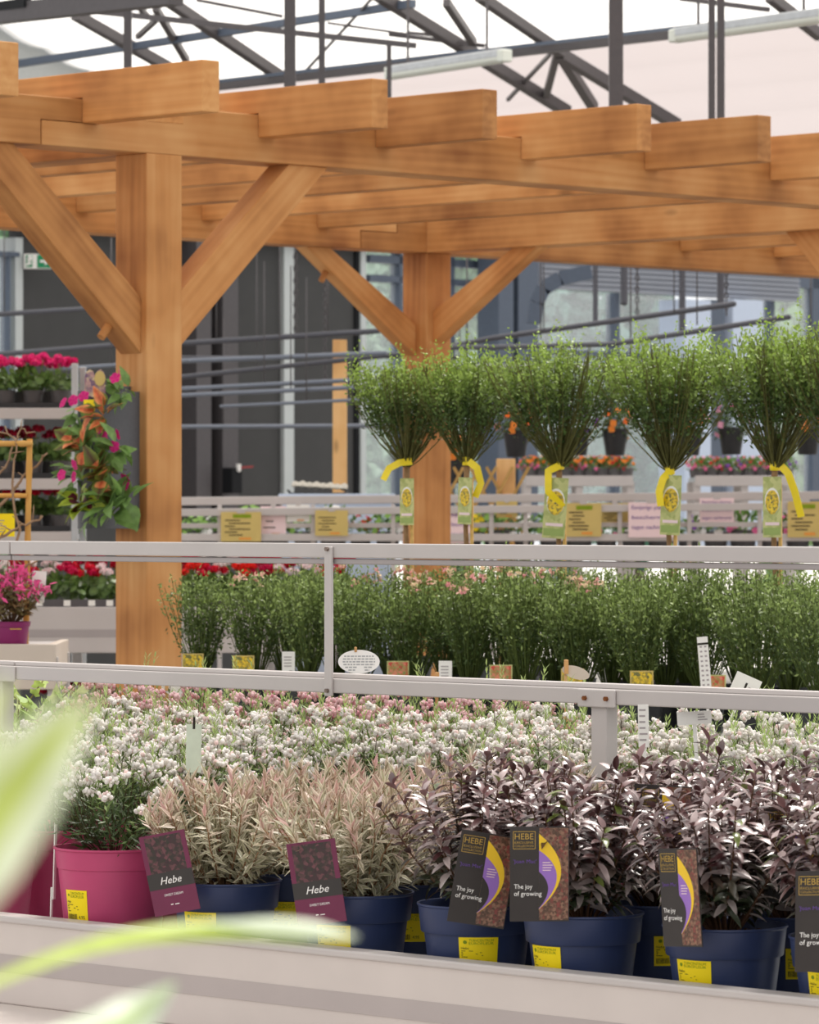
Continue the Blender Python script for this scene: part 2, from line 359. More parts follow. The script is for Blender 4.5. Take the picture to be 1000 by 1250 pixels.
rp = nt.nodes.new('ShaderNodeValToRGB'); rp.color_ramp.elements[0].position = 0; rp.color_ramp.elements[1].position = .5
rp.color_ramp.elements[0].color = (.97, .98, 1, 1); rp.color_ramp.elements[1].color = (1, .975, .94, 1)
nt.links.new(sx.outputs[2], rp.inputs[0]); nt.links.new(rp.outputs[0], bg.inputs['Color']); bg.inputs['Strength'].default_value = SKY
sl = bpy.data.lights.new('sun', 'SUN'); sl.energy = SUN; sl.angle = math.radians(14); sl.color = (1, .95, .88)
so = bpy.data.objects.new('sun', sl); col.objects.link(so); so.rotation_euler = (math.radians(-27), math.radians(12), 0)
sc.cycles.max_bounces = 7; sc.cycles.diffuse_bounces = 4; sc.cycles.transparent_max_bounces = 12

# ================================================================== setting
mb = MB(); box(mb, (-14, .5, -.1), (16, 41, 0)); tag(obj('floor', mb.mesh('floor', M['concrete'], False)), 'pale concrete greenhouse floor', 'floor', kind='structure')
mb = MB(); box(mb, (-60, 41.2, -.3), (60, 140, -.1)); tag(obj('ground', mb.mesh('ground', plain('white_gravel', srgb(226, 222, 214), .9, var=.05, scale=2), False)), 'pale paved ground outside the glazing', 'ground', kind='structure')
KW = 36.0
def zy(py, Y): return H - (py - 625) / F * Y
def aseg(px0, px1, py0, py1, k=KW, th=.1, z=None):
    """box on the ground line Y-X=k between two sight lines, in its own frame: loc, size"""
    Y0, Y1 = yA(px0, k), yA(px1, k); p0 = np.array([Y0 - k, Y0]); p1 = np.array([Y1 - k, Y1]); m = (p0 + p1) / 2
    ln = np.linalg.norm(p1 - p0); zt, zb = (zy(py0, m[1]), zy(py1, m[1])) if z is None else (z[1], z[0])
    return (m[0], m[1], zb), ln, zt - zb
def awall(name, px0, px1, py0, py1, mat, k=KW, th=.1, z=None, parent=None, smooth=False):
    loc, ln, h = aseg(px0, px1, py0, py1, k, th, z)
    mb = MB(); box(mb, (-ln / 2, 0, 0), (ln / 2, th, h)); o = obj(name, mb.mesh(name, mat, False), parent, loc, (0, 0, PI / 4))
    return o
def st(o, label, cat='wall'): return tag(o, label, cat, kind='structure')
# dark clad wall at the left, its joints and posts
st(awall('wall_back', 26, 442, 0, 0, M['darkwall'], th=.15, z=(0, 4.3)), 'dark grey clad wall left of the glazing')
st(awall('trim_1', 19, 28, 290, 640, M['palewall'], k=KW - .06, th=.2), 'pale window post at the left edge', 'trim')
st(awall('trim_2', 347, 359, 296, 640, M['palewall'], k=KW - .06), 'pale upright strip on the dark wall', 'trim')
st(awall('trim_3', 441, 447, 296, 640, M['palewall'], k=KW - .06), 'pale upright at the end of the dark wall', 'trim')
st(awall('trim_4', 434, 441, 296, 640, M['blackwall'], k=KW - .03), 'dark seam beside the pale upright', 'trim')
st(awall('door_1', 221, 276, 296, 640, M['blackwall'], k=KW - .03), 'black door recess in the dark wall behind the near post', 'door')
st(awall('steel_column', 240, 258, 290, 640, M['steel'], k=KW - .3, th=.2), 'dark steel column in front of the black recess', 'column')
st(awall('steel_column', 272, 291, 290, 640, M['steel'], k=KW - .3, th=.2), 'dark steel column right of the black recess', 'column')
t = root('switch_box', 'small dark switch box with a white and red tip on the dark column', 'switch box', aseg(277, 289, 575, 602, k=KW - .42)[0], PI / 4)
mb = MB(); box(mb, (-.05, -.06, 0), (.06, .06, .2)); obj('housing', mb.mesh('housing', M['blackwall'], False), t, bevel=.008)
mb = MB(); box(mb, (.0, -.08, .17), (.025, -.05, .23)); obj('switch', mb.mesh('switch', M['white'], False), t)
mb = MB(); bar(mb, (.03, -.07, .2), (.16, -.07, .21), .014, .014); obj('red_lever', mb.mesh('lever', plain('red_lever', srgb(150, 40, 40)), False), t)
# glazing
def window(n, px0, px1, py0, py1, label, mull=(), vert=(), k=KW, bars=M['steelblue']):
    o = awall(f'window_{n}', px0, px1, py0, py1, M['glass'], k=k, th=.02); st(o, label, 'window')
    loc, ln, h = aseg(px0, px1, py0, py1, k)
    Ym = loc[1]
    for (y0, y1) in mull:
        mb = MB(); box(mb, (-ln / 2, -.05, zy(y1, Ym) - loc[2]), (ln / 2, .06, zy(y0, Ym) - loc[2])); obj('glazing_bar', mb.mesh('bar', bars, False), o)
    for (x0, x1) in vert:
        a = ((x0 - px0) / (px1 - px0) - .5) * ln; b = ((x1 - px0) / (px1 - px0) - .5) * ln
        mb = MB(); box(mb, (a, -.05, 0), (b, .06, h)); obj('glazing_bar', mb.mesh('bar', bars, False), o)
    return o
window(1, -900, 19, 285, 640, 'bright window at the left edge beside the dark wall', mull=((285, 291),), vert=((4, 6), (-120, -112), (-300, -290), (-500, -490), (-700, -690)))
window(2, 447, 610, 290, 640, 'tall glazing behind the middle post', mull=((316, 325), (340, 348), (640, 644)), vert=((482, 486), (545, 549)))
window(3, 655, 838, 358, 640, 'wide window looking out on blurred trees', mull=((430, 436), (445, 450)), vert=((744, 750),))
window(4, 897, 1700, 330, 640, 'window at the right edge behind the right standards', mull=((356, 372),), vert=((930, 934), (974, 1000), (1150, 1160), (1350, 1360), (1550, 1560)))
st(awall('wall_fascia', 660, 975, 318, 360, M['fascia'], k=KW - .3, th=.12), 'grey ribbed fascia over the wide window')
o = bpy.data.objects['wall_fascia']; mb = MB(); loc, ln, h = aseg(660, 975, 318, 360, KW - .3)
for i in range(7): box(mb, (-ln / 2, -.02, h * i / 7), (ln / 2, 0, h * (i + .55) / 7))
obj('rib', mb.mesh('rib', M['fascia'], False), o)
st(awall('wall_header', -60, 620, 262, 292, M['steel'], k=KW - .2, th=.3), 'dark steel header beam over the wall')
st(awall('steel_column', 609, 627, 290, 640, M['steelblue'], k=KW - .5, th=.25), 'blue grey steel column left of the wide window', 'column')
st(awall('steel_column', 633, 657, 290, 640, M['steelblue'], k=KW - .5, th=.25), 'blue grey steel column with a curved knee brace', 'column')
st(awall('bright_column', 836, 868, 366, 680, M['bluewhite'], k=KW - .5, th=.3), 'blue white column right of the wide window', 'column')
st(awall('steel_column', 868, 884, 366, 680, M['steelblue'], k=KW - .45, th=.3), 'dark column beside the blue white column', 'column')
st(awall('bright_column', 895, 932, 366, 680, M['bluewhite'], k=KW - .5, th=.3), 'blue white column near the right edge', 'column')
st(awall('trim_5', 200, 1060, 268, 292, M['steel'], k=26.4, th=.12), 'dark steel cross beam behind the pergola carrying pipes and chains', 'beam')
# knee brace
mb = MB(); P = [pt(x, y, 35.5) for x, y in ((652, 395), (655, 370), (664, 352), (684, 340), (722, 332))]
for i in range(4): bar(mb, P[i], P[i + 1], .12, .12)
tag(obj('knee_brace', mb.mesh('knee', M['steelblue'], False)), 'curved blue grey knee brace at the column head', 'brace', kind='structure')

# exit sign
Y = yA(46, KW - .2); p = pt(46, 319, Y); ppm = F / Y
t = root('exit_sign', 'green and white emergency exit sign with an arrow on the dark wall', 'exit sign', (p[0], p[1], p[2] - 9 / ppm), PI / 4 * .3)
sw, sh = 33 / ppm, 18 / ppm
mb = MB(); box(mb, (-sw / 2, 0, 0), (sw / 2, .03, sh)); obj('housing', mb.mesh('housing', M['white'], False), t)
mb = MB(); box(mb, (-sw * .02, -.004, sh * .06), (sw * .48, -.001, sh * .94)); obj('green_panel', mb.mesh('panel', M['exitgreen'], False), t)
mb = MB(); prism(mb, [(sw * .08, sh * .42), (sw * .26, sh * .42), (sw * .26, sh * .22), (sw * .42, sh * .5), (sw * .26, sh * .78), (sw * .26, sh * .58), (sw * .08, sh * .58)], -.008, -.005)
obj('arrow', mb.mesh('arrow', M['white'], False), t)
mb = MB()
box(mb, (-sw * .44, -.004, sh * .1), (-sw * .2, -.001, sh * .9)); obj('green_panel', mb.mesh('panel', M['exitgreen'], False), t)
mb = MB()
beads(mb, [(-sw * .3, -.008, sh * .74)], .02, (1, 1, 1))
for a, b in (((-.3, .66), (-.33, .42)), ((-.33, .42), (-.25, .3)), ((-.33, .42), (-.41, .22)), ((-.31, .62), (-.23, .54)), ((-.31, .62), (-.4, .55))):
    bar(mb, (a[0] * sw, -.007, a[1] * sh), (b[0] * sw, -.007, b[1] * sh), .004, .018)
obj('running_figure', mb.mesh('fig', M['white'], False), t)

# ------------------------------------------------------------------ roof: cloth, gable, truss
EAVE_C, EAVE_Z, SL = 28.8, 4.5, .3
UE = EAVE_C / S2
def roofz(u): return EAVE_Z - SL * (u - UE)
def roofpt(px, py, off=.15):
    xp = (px - 500) / F; e = (625 - py) / F
    Y = (EAVE_Z - H - off + SL * UE) / (e + SL / S2 * (1 + xp))
    return np.array([xp * Y, Y, H + e * Y])
def uvz(u, v, z): return np.array([(u - v) / S2, (u + v) / S2, z])
def roofsheet(name, u0, u1, v0, v1, mat, nu, label, sag=.03):
    mb = MB(); us = np.linspace(u0, u1, nu * 6 + 1); vs = np.linspace(v0, v1, 9)
    V = []; 
    for i, u in enumerate(us):
        s_ = -sag * abs(math.sin(PI * nu * (u - u0) / (u1 - u0)))
        for v in vs: V.append(uvz(u, v, roofz(u) + s_))
    n = len(vs); Fc = [[i * n + j, i * n + j + 1, (i + 1) * n + j + 1, (i + 1) * n + j] for i in range(len(us) - 1) for j in range(n - 1)]
    mb.add(V, Fc); o = obj(name, mb.mesh(name, mat, True)); return tag(o, label, 'shade cloth', kind='structure')
gp = roofpt(58, 62, 0); GV = (gp[1] - gp[0]) / S2
roofsheet('ceiling', UE - 3.2, UE + .05, 13.5, GV, M['cloth'], 8, 'white shade cloth stretched under the glass roof')
roofsheet('ceiling_lower', UE + .05, UE + 2.6, 13.5, GV, M['clothdim'], 6, 'shade cloth below the gutter line, its weaker light painted in as pinkish grey')
mb = MB(); V = [uvz(UE - 3.2, GV + .02, 4.05), uvz(UE + 2.2, GV + .02, 3.75), uvz(UE + 2.2, GV + .02, roofz(UE + 2.2)), uvz(UE - 3.2, GV + .02, roofz(UE - 3.2) + 1.)]
V2 = [v + np.array([-.05, .05, 0]) for v in V]; mb.add(V + V2, BOXF)
tag(obj('wall_gable', mb.mesh('gable', plain('gable_panel', srgb(168, 172, 172), .7, var=.03), False)), 'grey gable panel at the left end of the roof cloth', 'wall', kind='structure')

truss = root('roof_truss', 'dark steel roof trusses and purlins under the white shade cloth', 'roof truss', (0, 0, 0), kind='structure')
def member(px0, py0, px1, py1, wpx, mat='steel', off=.15, name='truss_member', ext=0.):
    a, b = roofpt(px0, py0, off), roofpt(px1, py1, off)
    d = b - a; a = a - d * ext; b = b + d * ext
    wd = wpx / F * (a[1] + b[1]) / 2
    mb = MB(); bar(mb, a, b, wd, wd); obj(name, mb.mesh(name, M[mat], False), truss)
def memb3(a, b, wd, mat='steel', name='truss_member', parent=None):
    mb = MB(); bar(mb, a, b, wd, wd); return obj(name, mb.mesh(name, M[mat], False), parent or truss)
memb3(pt(-60, 24, 24), pt(215, -6, 22.5), .1, name='purlin')
memb3(pt(2, 8, 23.6), pt(34, 3, 23.4), .05, 'blackwall', name='bracket')
member(35, 76, 480, 8, 9, 'steelblue', .3, 'purlin', .05)
member(265, 104, 1000, 20, 13, 'steel', .35, 'purlin', .06)
member(285, 97, 1000, 14, 4, 'steelblue', .42, 'cable_tray', .05)
member(125, 15, 500, 55, 7, 'steel', .5, 'tie_rod', .02)
for m_ in ((92, 18, 205, 82, 12), (195, -6, 345, 95, 12), (190, 10, 228, 74, 8), (190, 25, 168, 45, 6), (462, -6, 692, 136, 13), (545, 3, 578, 52, 9), (585, -5, 686, 64, 12), (684, 66, 826, 152, 13), (681, 62, 667, 116, 8), (685, 68, 725, 131, 11), (672, 66, 620, 122, 4), (475, 42, 592, 56, 5), (940, -4, 1002, 44, 12), (456, -4, 372, 88, 3), (500, 40, 540, 44, 4), (830, -2, 940, 12, 6), (160, -2, 180, 20, 6), (400, 28, 500, 42, 3), (240, 0, 345, 20, 4)):
    member(*m_, off=.3)
# uprights hanging from the roof
for (x, y0, y1, wpx, Y) in ((156, 6, 96, 10, 24.5), (354, -12, 110, 14, 23.0), (393, -12, 105, 8, 24.), (475, 55, 100, 6, 25.), (752, -12, 140, 17, 21.), (869, -12, 160, 8, 22.), (880, -12, 160, 9, 22.)):
    a = pt(x, y0, Y); b = pt(x, y1 + 25, Y); memb3(a, b, wpx / F * Y, name='upright')
# fluorescent lamps
def lampfix(px0, py0, px1, py1, label, Y0, Y1):
    a, b = pt(px0, py0, Y0), pt(px1, py1, Y1); m = (a + b) / 2; d = b - a; L = np.linalg.norm(d)
    t = root('ceiling_light', label, 'light fitting', m, math.atan2(d[1], d[0]))
    mb = MB(); tube(mb, [(-L / 2 + .03, 0, 0), (L / 2 - .03, 0, 0)], .034, 10); obj('diffuser', mb.mesh('diff', M['lamp'], True, 40), t)
    mb = MB(); box(mb, (-L / 2, -.035, .0), (L / 2, .035, .05)); obj('housing', mb.mesh('hous', M['galv'], False), t, bevel=.008)
    for s in (-1, 1):
        mb = MB(); box(mb, (s * L / 2 - .03, -.038, -.03), (s * L / 2 + .03, .038, .045)); obj('end_cap', mb.mesh('cap', M['lamp'], False), t, bevel=.01)
        mb = MB(); bar(mb, (s * L * .35, 0, .05), (s * L * .35, 0, .5), .012, .012); obj('hanger', mb.mesh('hang', M['steel'], False), t)
lampfix(478, 88, 616, 73, 'long fluorescent light fitting under the middle of the roof truss', 26.2, 25.2)
lampfix(826, 44, 1010, 22, 'long fluorescent light fitting at the top right under the purlin', 24.0, 23.0)

# ------------------------------------------------------------------ trees outside
def tree(px, py0, py1, wpx, Y, label, cc, seed):
    g = np.random.default_rng(seed); p = pt(px, py1, Y); z1 = zy(py0, Y); hgt = z1 + .1; R = wpx / F * Y / 2
    t = root('outdoor_tree', label, 'tree', (p[0], Y, -.1), group='trees outside the glazing')
    mb = MB(); tube(mb, [(0, 0, 0), (.05, 0, hgt * .4), (0, .03, hgt * .8)], np.array([.18, .13, .05]), 7, c=srgb(90, 80, 70)); obj('trunk', mb.mesh('trunk', M['stem']), t)
    mb = MB(); n = 5200; q = nrm(g.normal(size=(n, 3))) * (g.random((n, 1)) ** .5)
    zc = hgt * .58; P = q * np.array([R, R, hgt * .42]) * (1 + .25 * np.sin(q[:, :1] * 7 + q[:, 2:] * 5)) + np.array([0, 0, zc])
    c = np.array(cc) * (1 + .5 * (g.random((n, 1)) - .5)); D = nrm(g.normal(size=(n, 3)))
    diamonds(mb, P, D, nrm(g.normal(size=(n, 3))), .3, .18, c); obj('crown', mb.mesh('crown', M['leaf']), t)
tree(690, 300, 560, 110, 62, 'bluish tree outside the left half of the wide window', srgb(120, 150, 140), 1)
tree(560, 250, 600, 70, 55, 'pale green tree outside the glazing behind the middle post', srgb(150, 180, 140), 2)
tree(775, 310, 540, 70, 70, 'dark green tree outside the right half of the wide window', srgb(70, 110, 90), 3)
tree(955, 290, 560, 80, 58, 'light green tree outside the window at the right edge', srgb(140, 170, 120), 4)
tree(0, 280, 560, 60, 55, 'pale tree outside the window at the left edge', srgb(160, 190, 160), 5)
tree(465, 300, 600, 60, 66, 'pale tree outside the glazing left of the middle post', srgb(170, 195, 170), 6)
# ================================================================== pergola  (local x = along the front beam, y = along the rafters)
PO = np.array([-.829, 13.8]); Q4 = PI / 4
per = root('pergola', 'large orange brown larch pergola with notched rafters and diagonal braces', 'pergola', (PO[0], PO[1], 0), Q4)
def timber(name, lo, hi, ax, bevel=.004, lab=None, cuts=None):
    """a squared timber; its mesh is centred so the grain runs along axis ax"""
    lo = np.array(lo, float); hi = np.array(hi, float); c = (lo + hi) / 2
    mb = MB(); box(mb, lo - c, hi - c); o = obj(name, mb.mesh(name, M['wood' + ax], False), per, c, bevel=bevel)
    if lab: o['label'] = lab
    return o
ZB, ZT = 2.633, 2.784
A3, BY = 4.36, 3.08
hp = .075
for nm, (x, y) in (('a', (0, 0)), ('b', (A3, BY)), ('c', (A3, 0)), ('d', (0, BY))):
    timber('post', (x - hp, y - hp, 0), (x + hp, y + hp, ZB), 'Z')
# front beam in two lapped pieces
def lapbeam(y0, y1, xs, xl, xr, zt=ZT, zb=ZB, yoff=0.):
    zm = zb + (zt - zb) * .52
    for seg in (0, 1):
        mb = MB()
        if seg == 0: poly = [(xl, zb), (xs, zb), (xs, zm), (xs + .22, zm), (xs + .22, zt), (xl, zt)]
        else: poly = [(xs + .004, zb), (xr, zb), (xr, zt), (xs + .224, zt), (xs + .224, zm - .002), (xs + .004, zm - .002)]
        c = np.array([(poly[0][0] + poly[1][0]) / 2, (y0 + y1) / 2, (zt + zb) / 2])
        prism(mb, [(x - c[0], z - c[2]) for x, z in poly], y0 - c[1], y1 - c[1])
        obj('beam', mb.mesh('beam', M['woodX'], False), per, c, bevel=.003, label='lapped beam end of paler wood' if seg == 0 else None)
lapbeam(-hp, hp, -.51, -3.2, 9.0)
lapbeam(BY - hp, BY + hp, 3.88, -3.0, 10.5)
# cross beams at the posts; their ends show on the face of the front beam
timber('beam', (-.08, -hp - .002, ZB + .10), (.08, -hp + .02, ZT + .02), 'Y', .002)
timber('beam', (-.08, hp, ZB), (.08, BY - hp, ZT), 'Y')
timber('beam', (A3 - .08, hp, ZB), (A3 + .08, BY - hp, ZT), 'Y')
timber('beam', (A3 - .08, -hp - .002, ZB + .10), (A3 + .08, -hp + .02, ZT + .02), 'Y', .002)
# rafters
g = np.random.default_rng(5)
for i, (x, ye) in enumerate(((-1.87, -.6), (-1.11, -.6), (-.344, -.632), (.404, -.6), (.936, -.57), (1.638, -.61), (2.271, -.60), (2.956, -.62), (3.62, -.6), (4.75, -.6), (5.95, -.6), (6.62, -.6), (7.3, -.6))):
    t_ = .07 + .006 * g.random(); dz = .006 * g.random()
    far = BY + .55
    c = np.array([x + t_ / 2, (ye + far) / 2, 2.71]); hh = .155 + dz
    nb = .078
    # underside notched over both beams
    poly = [(ye, 0), (-hp - .001, 0), (-hp - .001, nb), (hp + .001, nb), (hp + .001, 0), (BY - hp - .001, 0), (BY - hp - .001, nb), (BY + hp + .001, nb), (BY + hp + .001, 0), (far, 0), (far, hh), (ye, hh)]
    mb = MB(); n = len(poly)
    V = [(-t_ / 2, y - c[1], z) for y, z in poly] + [(t_ / 2, y - c[1], z) for y, z in poly]
    mb.add(V, [list(range(n)), list(range(2 * n - 1, n - 1, -1))] + [[j, j + n, (j + 1) % n + n, (j + 1) % n] for j in range(n)])
    obj('rafter', mb.mesh('rafter', M['woodY'], False), per, c, bevel=.003)
# diagonal braces
def brace(a, b, w_, th, normal, ztop, peg=None, lab=None):
    """from low point a on the post to high point b under the beam; both ends cut square to what they meet"""
    a = np.array(a, float); b = np.array(b, float); hx = b[:2] - a[:2]; L = np.linalg.norm(hx); hx = hx / L; hh = b[2] - a[2]
    s = np.array([-hx[1], hx[0]])
    ws = w_ * S2
    # outline in (run, z): vertical cut at the post, level cut at the beam
    poly = [(0, 0), (0, ws), (L - ws if hh >= L else L - ws, hh), (L, hh)]
    k = np.linspace
    c = np.array([(a[0] + b[0]) / 2, (a[1] + b[1]) / 2, (a[2] + b[2]) / 2])
    ang = math.atan2(hx[1], hx[0]); el = math.atan2(hh, L)
    # object frame: x along the timber, so the grain follows it
    V = []
    for off in (-th / 2, th / 2):
        for r, z in poly:
            dr, dz = r - L / 2, z - hh / 2
            V.append((dr * math.cos(el) + dz * math.sin(el), off, -dr * math.sin(el) + dz * math.cos(el)))
    mb = MB(); mb.add(V, [[0, 1, 2, 3], [7, 6, 5, 4]] + [[j, j + 4, (j + 1) % 4 + 4, (j + 1) % 4] for j in range(4)])
    o = obj('brace', mb.mesh('brace', M['woodX'], False), per, c, (0, -el, ang), bevel=.003)
    if peg is not None:
        m2 = MB(); tube(m2, [(-.005, 0, 0), (.05, 0, 0)], .014, 10, c=(1, 1, 1))
        q = obj('wooden_peg', m2.mesh('peg', M['woodX'], True, 40), o, peg, (0, PI / 2, 0))
    return o
bt = .085
brace((-hp, .0, 2.0), (-hp - .70, .0, ZB), .125, .10, None, ZB, peg=(-.345, 0, .002))
brace((hp, -.01, 2.02), (hp + .66, -.01, ZB), .125, .10, None, ZB, peg=None)
brace((A3 - hp, BY + .03, 1.5 + 190 / F * 19.06), (A3 - hp - .66, BY + .03, ZB), .10, .075, None, ZB, peg=(.22, 0, .002))
brace((A3, BY - hp, 1.5 + 205 / F * 19.06), (A3, BY - hp - .62, ZB), .10, .075, None, ZB)
brace((A3, hp, 1.72), (A3, hp + .92, ZB), .12, .085, None, ZB)
brace((A3 - hp, 0, 1.72), (A3 - hp - .86, 0, ZB), .12, .085, None, ZB)
# ================================================================== plants: shared meshes
TXT = {}
def text_poly(s, size, shear=0.):
    """flat outline of a word: verts in XY starting at x=0 on the base line"""
    k = (s, shear)
    if k not in TXT:
        cu = bpy.data.curves.new('t', 'FONT'); cu.body = s; cu.size = 1.; cu.resolution_u = 2; cu.shear = shear
        ob = bpy.data.objects.new('t', cu); me = ob.to_mesh()
        V = np.array([v.co[:] for v in me.vertices]).reshape(-1, 3); Fc = [list(p.vertices) for p in me.polygons]
        ob.to_mesh_clear(); bpy.data.objects.remove(ob); bpy.data.curves.remove(cu); TXT[k] = (V, Fc)
    V, Fc = TXT[k]; return V * size, Fc
def put_text(mb, s, x, z, size, mat, y=-.0012, width=None, align='L', shear=0.):
    V, Fc = text_poly(s, size, shear)
    if not len(V): return
    w_ = V[:, 0].max() - V[:, 0].min()
    kx = 1. if width is None else width / w_
    X = (V[:, 0] - V[:, 0].min()) * kx
    if align == 'C': X = X - w_ * kx / 2
    mb.add(np.stack([x + X, np.full(len(V), y), z + V[:, 1]], 1), Fc, mat)
def rect(mb, x0, x1, z0, z1, mat, y):
    mb.add([(x0, y, z0), (x1, y, z0), (x1, y, z1), (x0, y, z1)], [[0, 1, 2, 3]], mat)
def poly(mb, pts, mat, y):
    mb.add([(x, y, z) for x, z in pts], [list(range(len(pts)))], mat)

# ---- printed labels (front faces -Y, bottom edge on z=0)
def hebe_label():
    W, Hh = .086, .138; mb = MB(); box(mb, (-W / 2, -.0006, 0), (W / 2, .0006, Hh), 0)
    fx = lambda u: (u - .5) * W
    fz = lambda v: (1 - v) * Hh
    rect(mb, fx(.49), fx(.985), fz(.985), fz(.015), 1, -.0008)
    arc = lambda pts: [(fx(u), fz(v)) for u, v in pts]
    def bez(p0, p1, p2, n=14):
        t = np.linspace(0, 1, n)[:, None]; p0, p1, p2 = map(np.array, (p0, p1, p2)); return ((1 - t) ** 2 * p0 + 2 * t * (1 - t) * p1 + t * t * p2).tolist()
    outer = bez((.49, .075), (1.24, .47), (.49, .875)); mid = bez((.49, .25), (1.09, .50), (.49, .87)); inn = bez((.49, .475), (.80, .64), (.49, .86))
    poly(mb, arc(outer), 2, -.001); poly(mb, arc(mid), 3, -.0012); poly(mb, arc(inn), 0, -.0014)
    # gold boxed heading
    for a in ((.05, .43, .05, .056), (.05, .43, .232, .238), (.05, .059, .05, .238), (.421, .43, .05, .238)): rect(mb, fx(a[0]), fx(a[1]), fz(a[3]), fz(a[2]), 4, -.001)
    put_text(mb, 'HEBE', fx(.08), fz(.135), .0125, 4, width=.027); put_text(mb, 'EXCLUSIVE', fx(.08), fz(.18), .0048, 4, width=.027); put_text(mb, 'COLLECTION', fx(.08), fz(.216), .0044, 4, width=.027)
    put_text(mb, "'Joan Mac'", fx(.06), fz(.385), .0075, 5, width=.0335)
    put_text(mb, 'The joy', fx(.07), fz(.655), .0098, 6, y=-.0018, width=.0265); put_text(mb, 'of growing', fx(.07), fz(.73), .0098, 6, y=-.0018, width=.040)
    for i in range(4): rect(mb, fx(.55), fx(.55 + (.13, .17, .15, .14)[i]), fz(.375 + i * .027 + .009), fz(.375 + i * .027), 7, -.0016)
    rect(mb, fx(.475), fx(.495), fz(.99), fz(.01), 0, -.0009)
    return mb.mesh('plant_label', [M['cardblack'], M['hebephoto'], M['cardyellow'], M['lilac'], M['gold'], M['violet'], M['white'], M['pinkcard']], False)
def script_label():
    W, Hh = .076, .128; mb = MB(); box(mb, (-W / 2, -.0006, 0), (W / 2, .0006, Hh), 0)
    rect(mb, -W * .40, W * .40, Hh * .48, Hh * .97, 1, -.0008); rect(mb, -W * .5, W * .5, Hh * .32, Hh * .52, 2, -.0009)
    rect(mb, -W * .5, -W * .40, Hh * .52, Hh, 0, -.0009); rect(mb, W * .40, W * .5, Hh * .52, Hh, 0, -.0009)
    put_text(mb, 'Hebe', 0, Hh * .375, .0165, 3, align='C', shear=.35); put_text(mb, 'SWEET DREAM', 0, Hh * .225, .0052, 3, align='C', width=.031)
    rect(mb, -.008, -.004, Hh * .11, Hh * .122, 3, -.001); rect(mb, -.001, .006, Hh * .108, Hh * .118, 3, -.001)
    return mb.mesh('plant_label', [M['maroon'], M['darkphoto'], M['charcoal'], M['white']], False)
def sticker(r0, r1, z0, z1, wid, big=True):
    """yellow price sticker wrapped on a conical pot, facing -Y; r0/r1 are the pot radii at z0/z1"""
    flat = MB(); Wd, Hh = wid, z1 - z0
    n = 10
    for i in range(n): rect(flat, -Wd / 2 + Wd * i / n, -Wd / 2 + Wd * (i + 1) / n, 0, Hh, 0, 0)
    if big:
        put_text(flat, 'TUINCENTRUM', -Wd * .24, Hh * .86, Hh * .12, 2, y=-.0004, width=Wd * .62); put_text(flat, 'EUROFLEUR', -Wd * .24, Hh * .76, Hh * .12, 2, y=-.0004, width=Wd * .62)
        a = np.arange(10) / 10 * 2 * PI; poly(flat, [(-Wd * .34 + Wd * .05 * math.cos(t), Hh * .84 + Wd * .05 * math.sin(t)) for t in a], 2, -.0004)
        put_text(flat, 'Hebe', -Wd * .44, Hh * .60, Hh * .12, 1, y=-.0004, width=Wd * .2)
        for i, l in enumerate((.3, .52, .42, .56, .16)): rect(flat, -Wd * .44, -Wd * .44 + Wd * l, Hh * (.535 - .05 * i), Hh * (.555 - .05 * i), 1, -.0004)
        g = np.random.default_rng(3); x = -Wd * .44
        while x < Wd * .02:
            b = Wd * .008 * (1 + g.integers(0, 2)); rect(flat, x, x + b, Hh * .08, Hh * .26, 1, -.0004); x += b + Wd * .009 * (1 + g.integers(0, 2))
        put_text(flat, '4.95', Wd * .1, Hh * .12, Hh * .14, 1, y=-.0004)
    for k_, V in enumerate(flat.v):
        z = V[:, 2]; r = r0 + (r1 - r0) * z / Hh + .0008 - V[:, 1]; a = V[:, 0] / r0 - PI / 2
        flat.v[k_] = np.stack([r * np.cos(a), r * np.sin(a), z0 + z], 1)
    return flat.mesh('price_sticker', [M['yellow'], M['ink'], M['greenink']], True)

# ---- pots
def potmesh(prof, mat, name='pot', seg=44):
    mb = MB(); lathe(mb, prof, seg); return mb.mesh(name, M[mat], True, 35)
def soilmesh(r, z, seed=0):
    g = np.random.default_rng(seed); mb = MB(); n = 26; k = 7
    V = [(0, 0, z + .004)]; 
    for i in range(1, k + 1):
        for j in range(n):
            a = j / n * 2 * PI; V.append((r * i / k * math.cos(a), r * i / k * math.sin(a), z + g.normal() * .003 * (i < k)))
    Fc = [(0, 1 + j, 1 + (j + 1) % n) for j in range(n)]
    for i in range(k - 1):
        for j in range(n): a = 1 + i * n + j; b = 1 + i * n + (j + 1) % n; Fc.append((a, a + n, b + n, b))
    mb.add(V, [list(f) for f in Fc]); P = np.stack([r * .9 * (g.random(60) - .5) * 1.7, r * .9 * (g.random(60) - .5) * 1.7, np.full(60, z + .003)], 1); P = P[(P[:, 0] ** 2 + P[:, 1] ** 2) < (r * .93) ** 2]
    beads(mb, P, .002 + .003 * g.random(len(P)), (1, 1, 1)); return mb.mesh('soil', M['soil'], True)
BLUE = [(.002, 0), (.066, 0), (.067, .002), (.0795, .102), (.0835, .1025), (.0845, .104), (.0885, .141), (.0905, .143), (.0905, .1455), (.0875, .1455), (.0855, .140), (.082, .120), (.08, .118)]
PINK = [(.002, 0), (.074, 0), (.075, .002), (.0905, .150), (.0925, .151), (.0955, .180), (.0985, .182), (.0985, .185), (.095, .185), (.0935, .178), (.092, .16)]
SMALL = [(.002, 0), (.047, 0), (.048, .002), (.056, .088), (.059, .089), (.061, .109), (.063, .110), (.063, .112), (.0605, .112), (.058, .1)]
